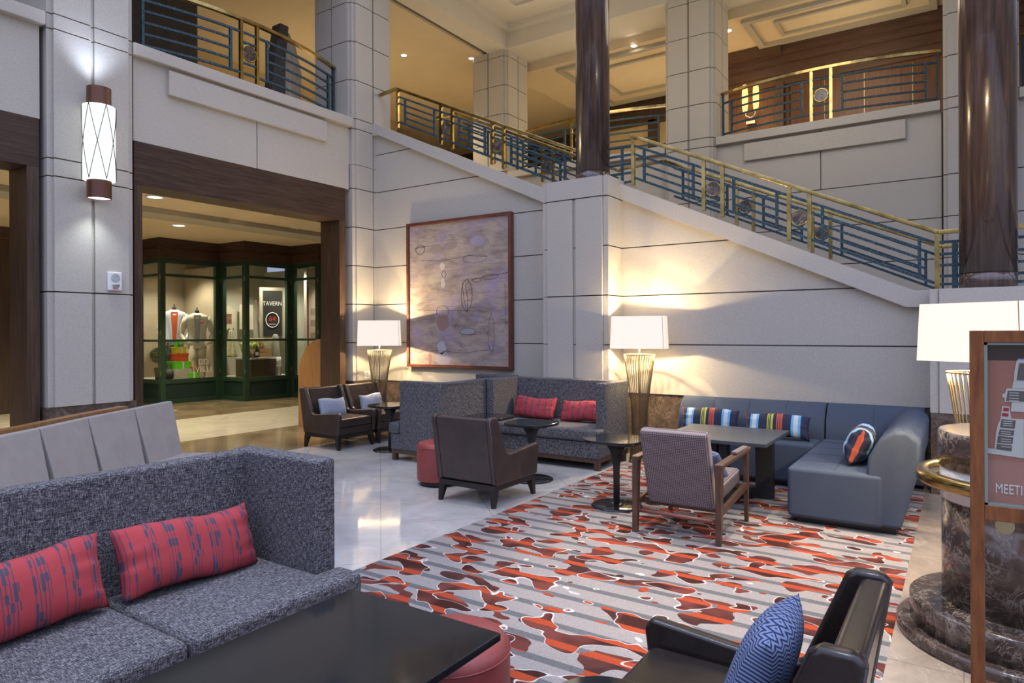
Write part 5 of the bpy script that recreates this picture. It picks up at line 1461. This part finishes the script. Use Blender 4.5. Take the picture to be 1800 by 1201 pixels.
# ------------------------------------------------------------------ light
def spot(x, y, z, e, colr, tgt, size, soft=.12, blend=.5):
    li = bpy.data.lights.new('track_spot', 'SPOT'); li.energy = e; li.color = colr; li.spot_size = R(size); li.spot_blend = blend; li.shadow_soft_size = soft
    o = bpy.data.objects.new('track_spot', li); C.objects.link(o); o.location = (x, y, z)
    d = Vector(tgt) - Vector((x, y, z)); o.rotation_euler = d.to_track_quat('-Z', 'Y').to_euler(); return o
spot(-1.0, 5.6, 9.0, 1500, (1, .86, .68), (-1.1, 4.35, 0), 24, .1)
spot(1.4, 3.2, 9.0, 900, (1, .86, .70), (-.5, 4.6, 0), 26, .1)
spot(-1.2, 1.6, 9.0, 500, (.8, .86, 1), (-1.2, 1.9, 0), 34, .1)
spot(-4.2, 4.2, 9.0, 500, (1, .88, .72), (-3.6, 5.6, 0), 28, .1)
spot(-2.6, .8, 9.0, 450, (.86, .9, 1), (-2.6, 1.5, 0), 30, .1)
# sconce throw
for dz, e, rx in ((.62, 26, R(180)), (-.6, 16, 0)):
    li = bpy.data.lights.new('sconce_beam', 'SPOT'); li.energy = e; li.color = (.62, .74, 1.0) if dz > 0 else (.85, .95, 1); li.spot_size = R(100); li.spot_blend = .8; li.shadow_soft_size = .08
    o = bpy.data.objects.new('sconce_beam', li); C.objects.link(o); o.location = (-7.76, 3.55, 3.6 + dz); o.rotation_euler = (rx, 0, 0)
for x, y, z, e, c_ in ((-3.6, 14.1, 6.4, 12, (1, .6, .25)), (-1.6, 13.3, 6.2, 30, (1, .82, .55)), (-6.0, 14.2, 5.6, 35, (1, .8, .5)), (-11.5, 9.5, 5.2, 45, (1, .8, .5)), (-11.5, 4.5, 5.2, 30, (1, .8, .5)), (-5.9, 10.0, 6.0, 45, (1, .86, .66)), (-2.0, 9.8, 6.0, 55, (1, .88, .7))):  # unseen bare point lights added as warm fill; first one serves the amber sconce
    li = bpy.data.lights.new('gallery_fill', 'POINT'); li.energy = e; li.color = c_; li.shadow_soft_size = .9
    o = bpy.data.objects.new('gallery_fill', li); C.objects.link(o); o.location = (x, y, z)

wd = bpy.data.worlds.new('atrium_daylight'); bpy.context.scene.world = wd; wd.use_nodes = True
WN, WL = wd.node_tree.nodes, wd.node_tree.links
bg = WN['Background']; bg.inputs[1].default_value = 1.0
tc = WN.new('ShaderNodeTexCoord'); sp = WN.new('ShaderNodeSeparateXYZ'); WL.new(tc.outputs['Generated'], sp.inputs[0])
rw = ramp(WN, [(0.0, (.08, .07, .06)), (0.48, (.15, .14, .14)), (0.56, (.27, .31, .45)), (0.70, (.68, .76, 1.10)), (1.0, (1.1, 1.22, 1.75))])
WL.new(mth(WN, WL, 'MULTIPLY_ADD', sp.outputs[2], .5, .5), rw.inputs[0]); WL.new(rw.outputs[0], bg.inputs[0])

# ------------------------------------------------------------------ camera
yaw = math.atan(792 / 1180.0); r = .0043
F = Vector((-math.sin(yaw), math.cos(yaw), 0)); Rt = Vector((math.cos(yaw), math.sin(yaw), 0)); Z = Vector((0, 0, 1))
Up = (Z + Rt * r).normalized(); Rp = (Rt - Z * r).normalized()
cam = bpy.data.cameras.new('camera'); co = bpy.data.objects.new('camera', cam); C.objects.link(co)
mt = Matrix((( Rp.x, Up.x, -F.x, 0), (Rp.y, Up.y, -F.y, 0), (Rp.z, Up.z, -F.z, CAM_Z), (0, 0, 0, 1)))
co.matrix_world = mt
cam.sensor_width = 36; cam.lens = 36 * 1180 / 1800.0
cam.shift_y = -18.1 / 1800.0
cam.clip_start = .05; cam.clip_end = 200
sc = bpy.context.scene; sc.camera = co
sc.view_settings.view_transform = 'Standard'; sc.view_settings.look = 'None'; sc.view_settings.gamma = 1; sc.view_settings.exposure = 0.58
sc.cycles.use_denoising = True
sc.cycles.max_bounces = 7
sc.cycles.transparent_max_bounces = 16
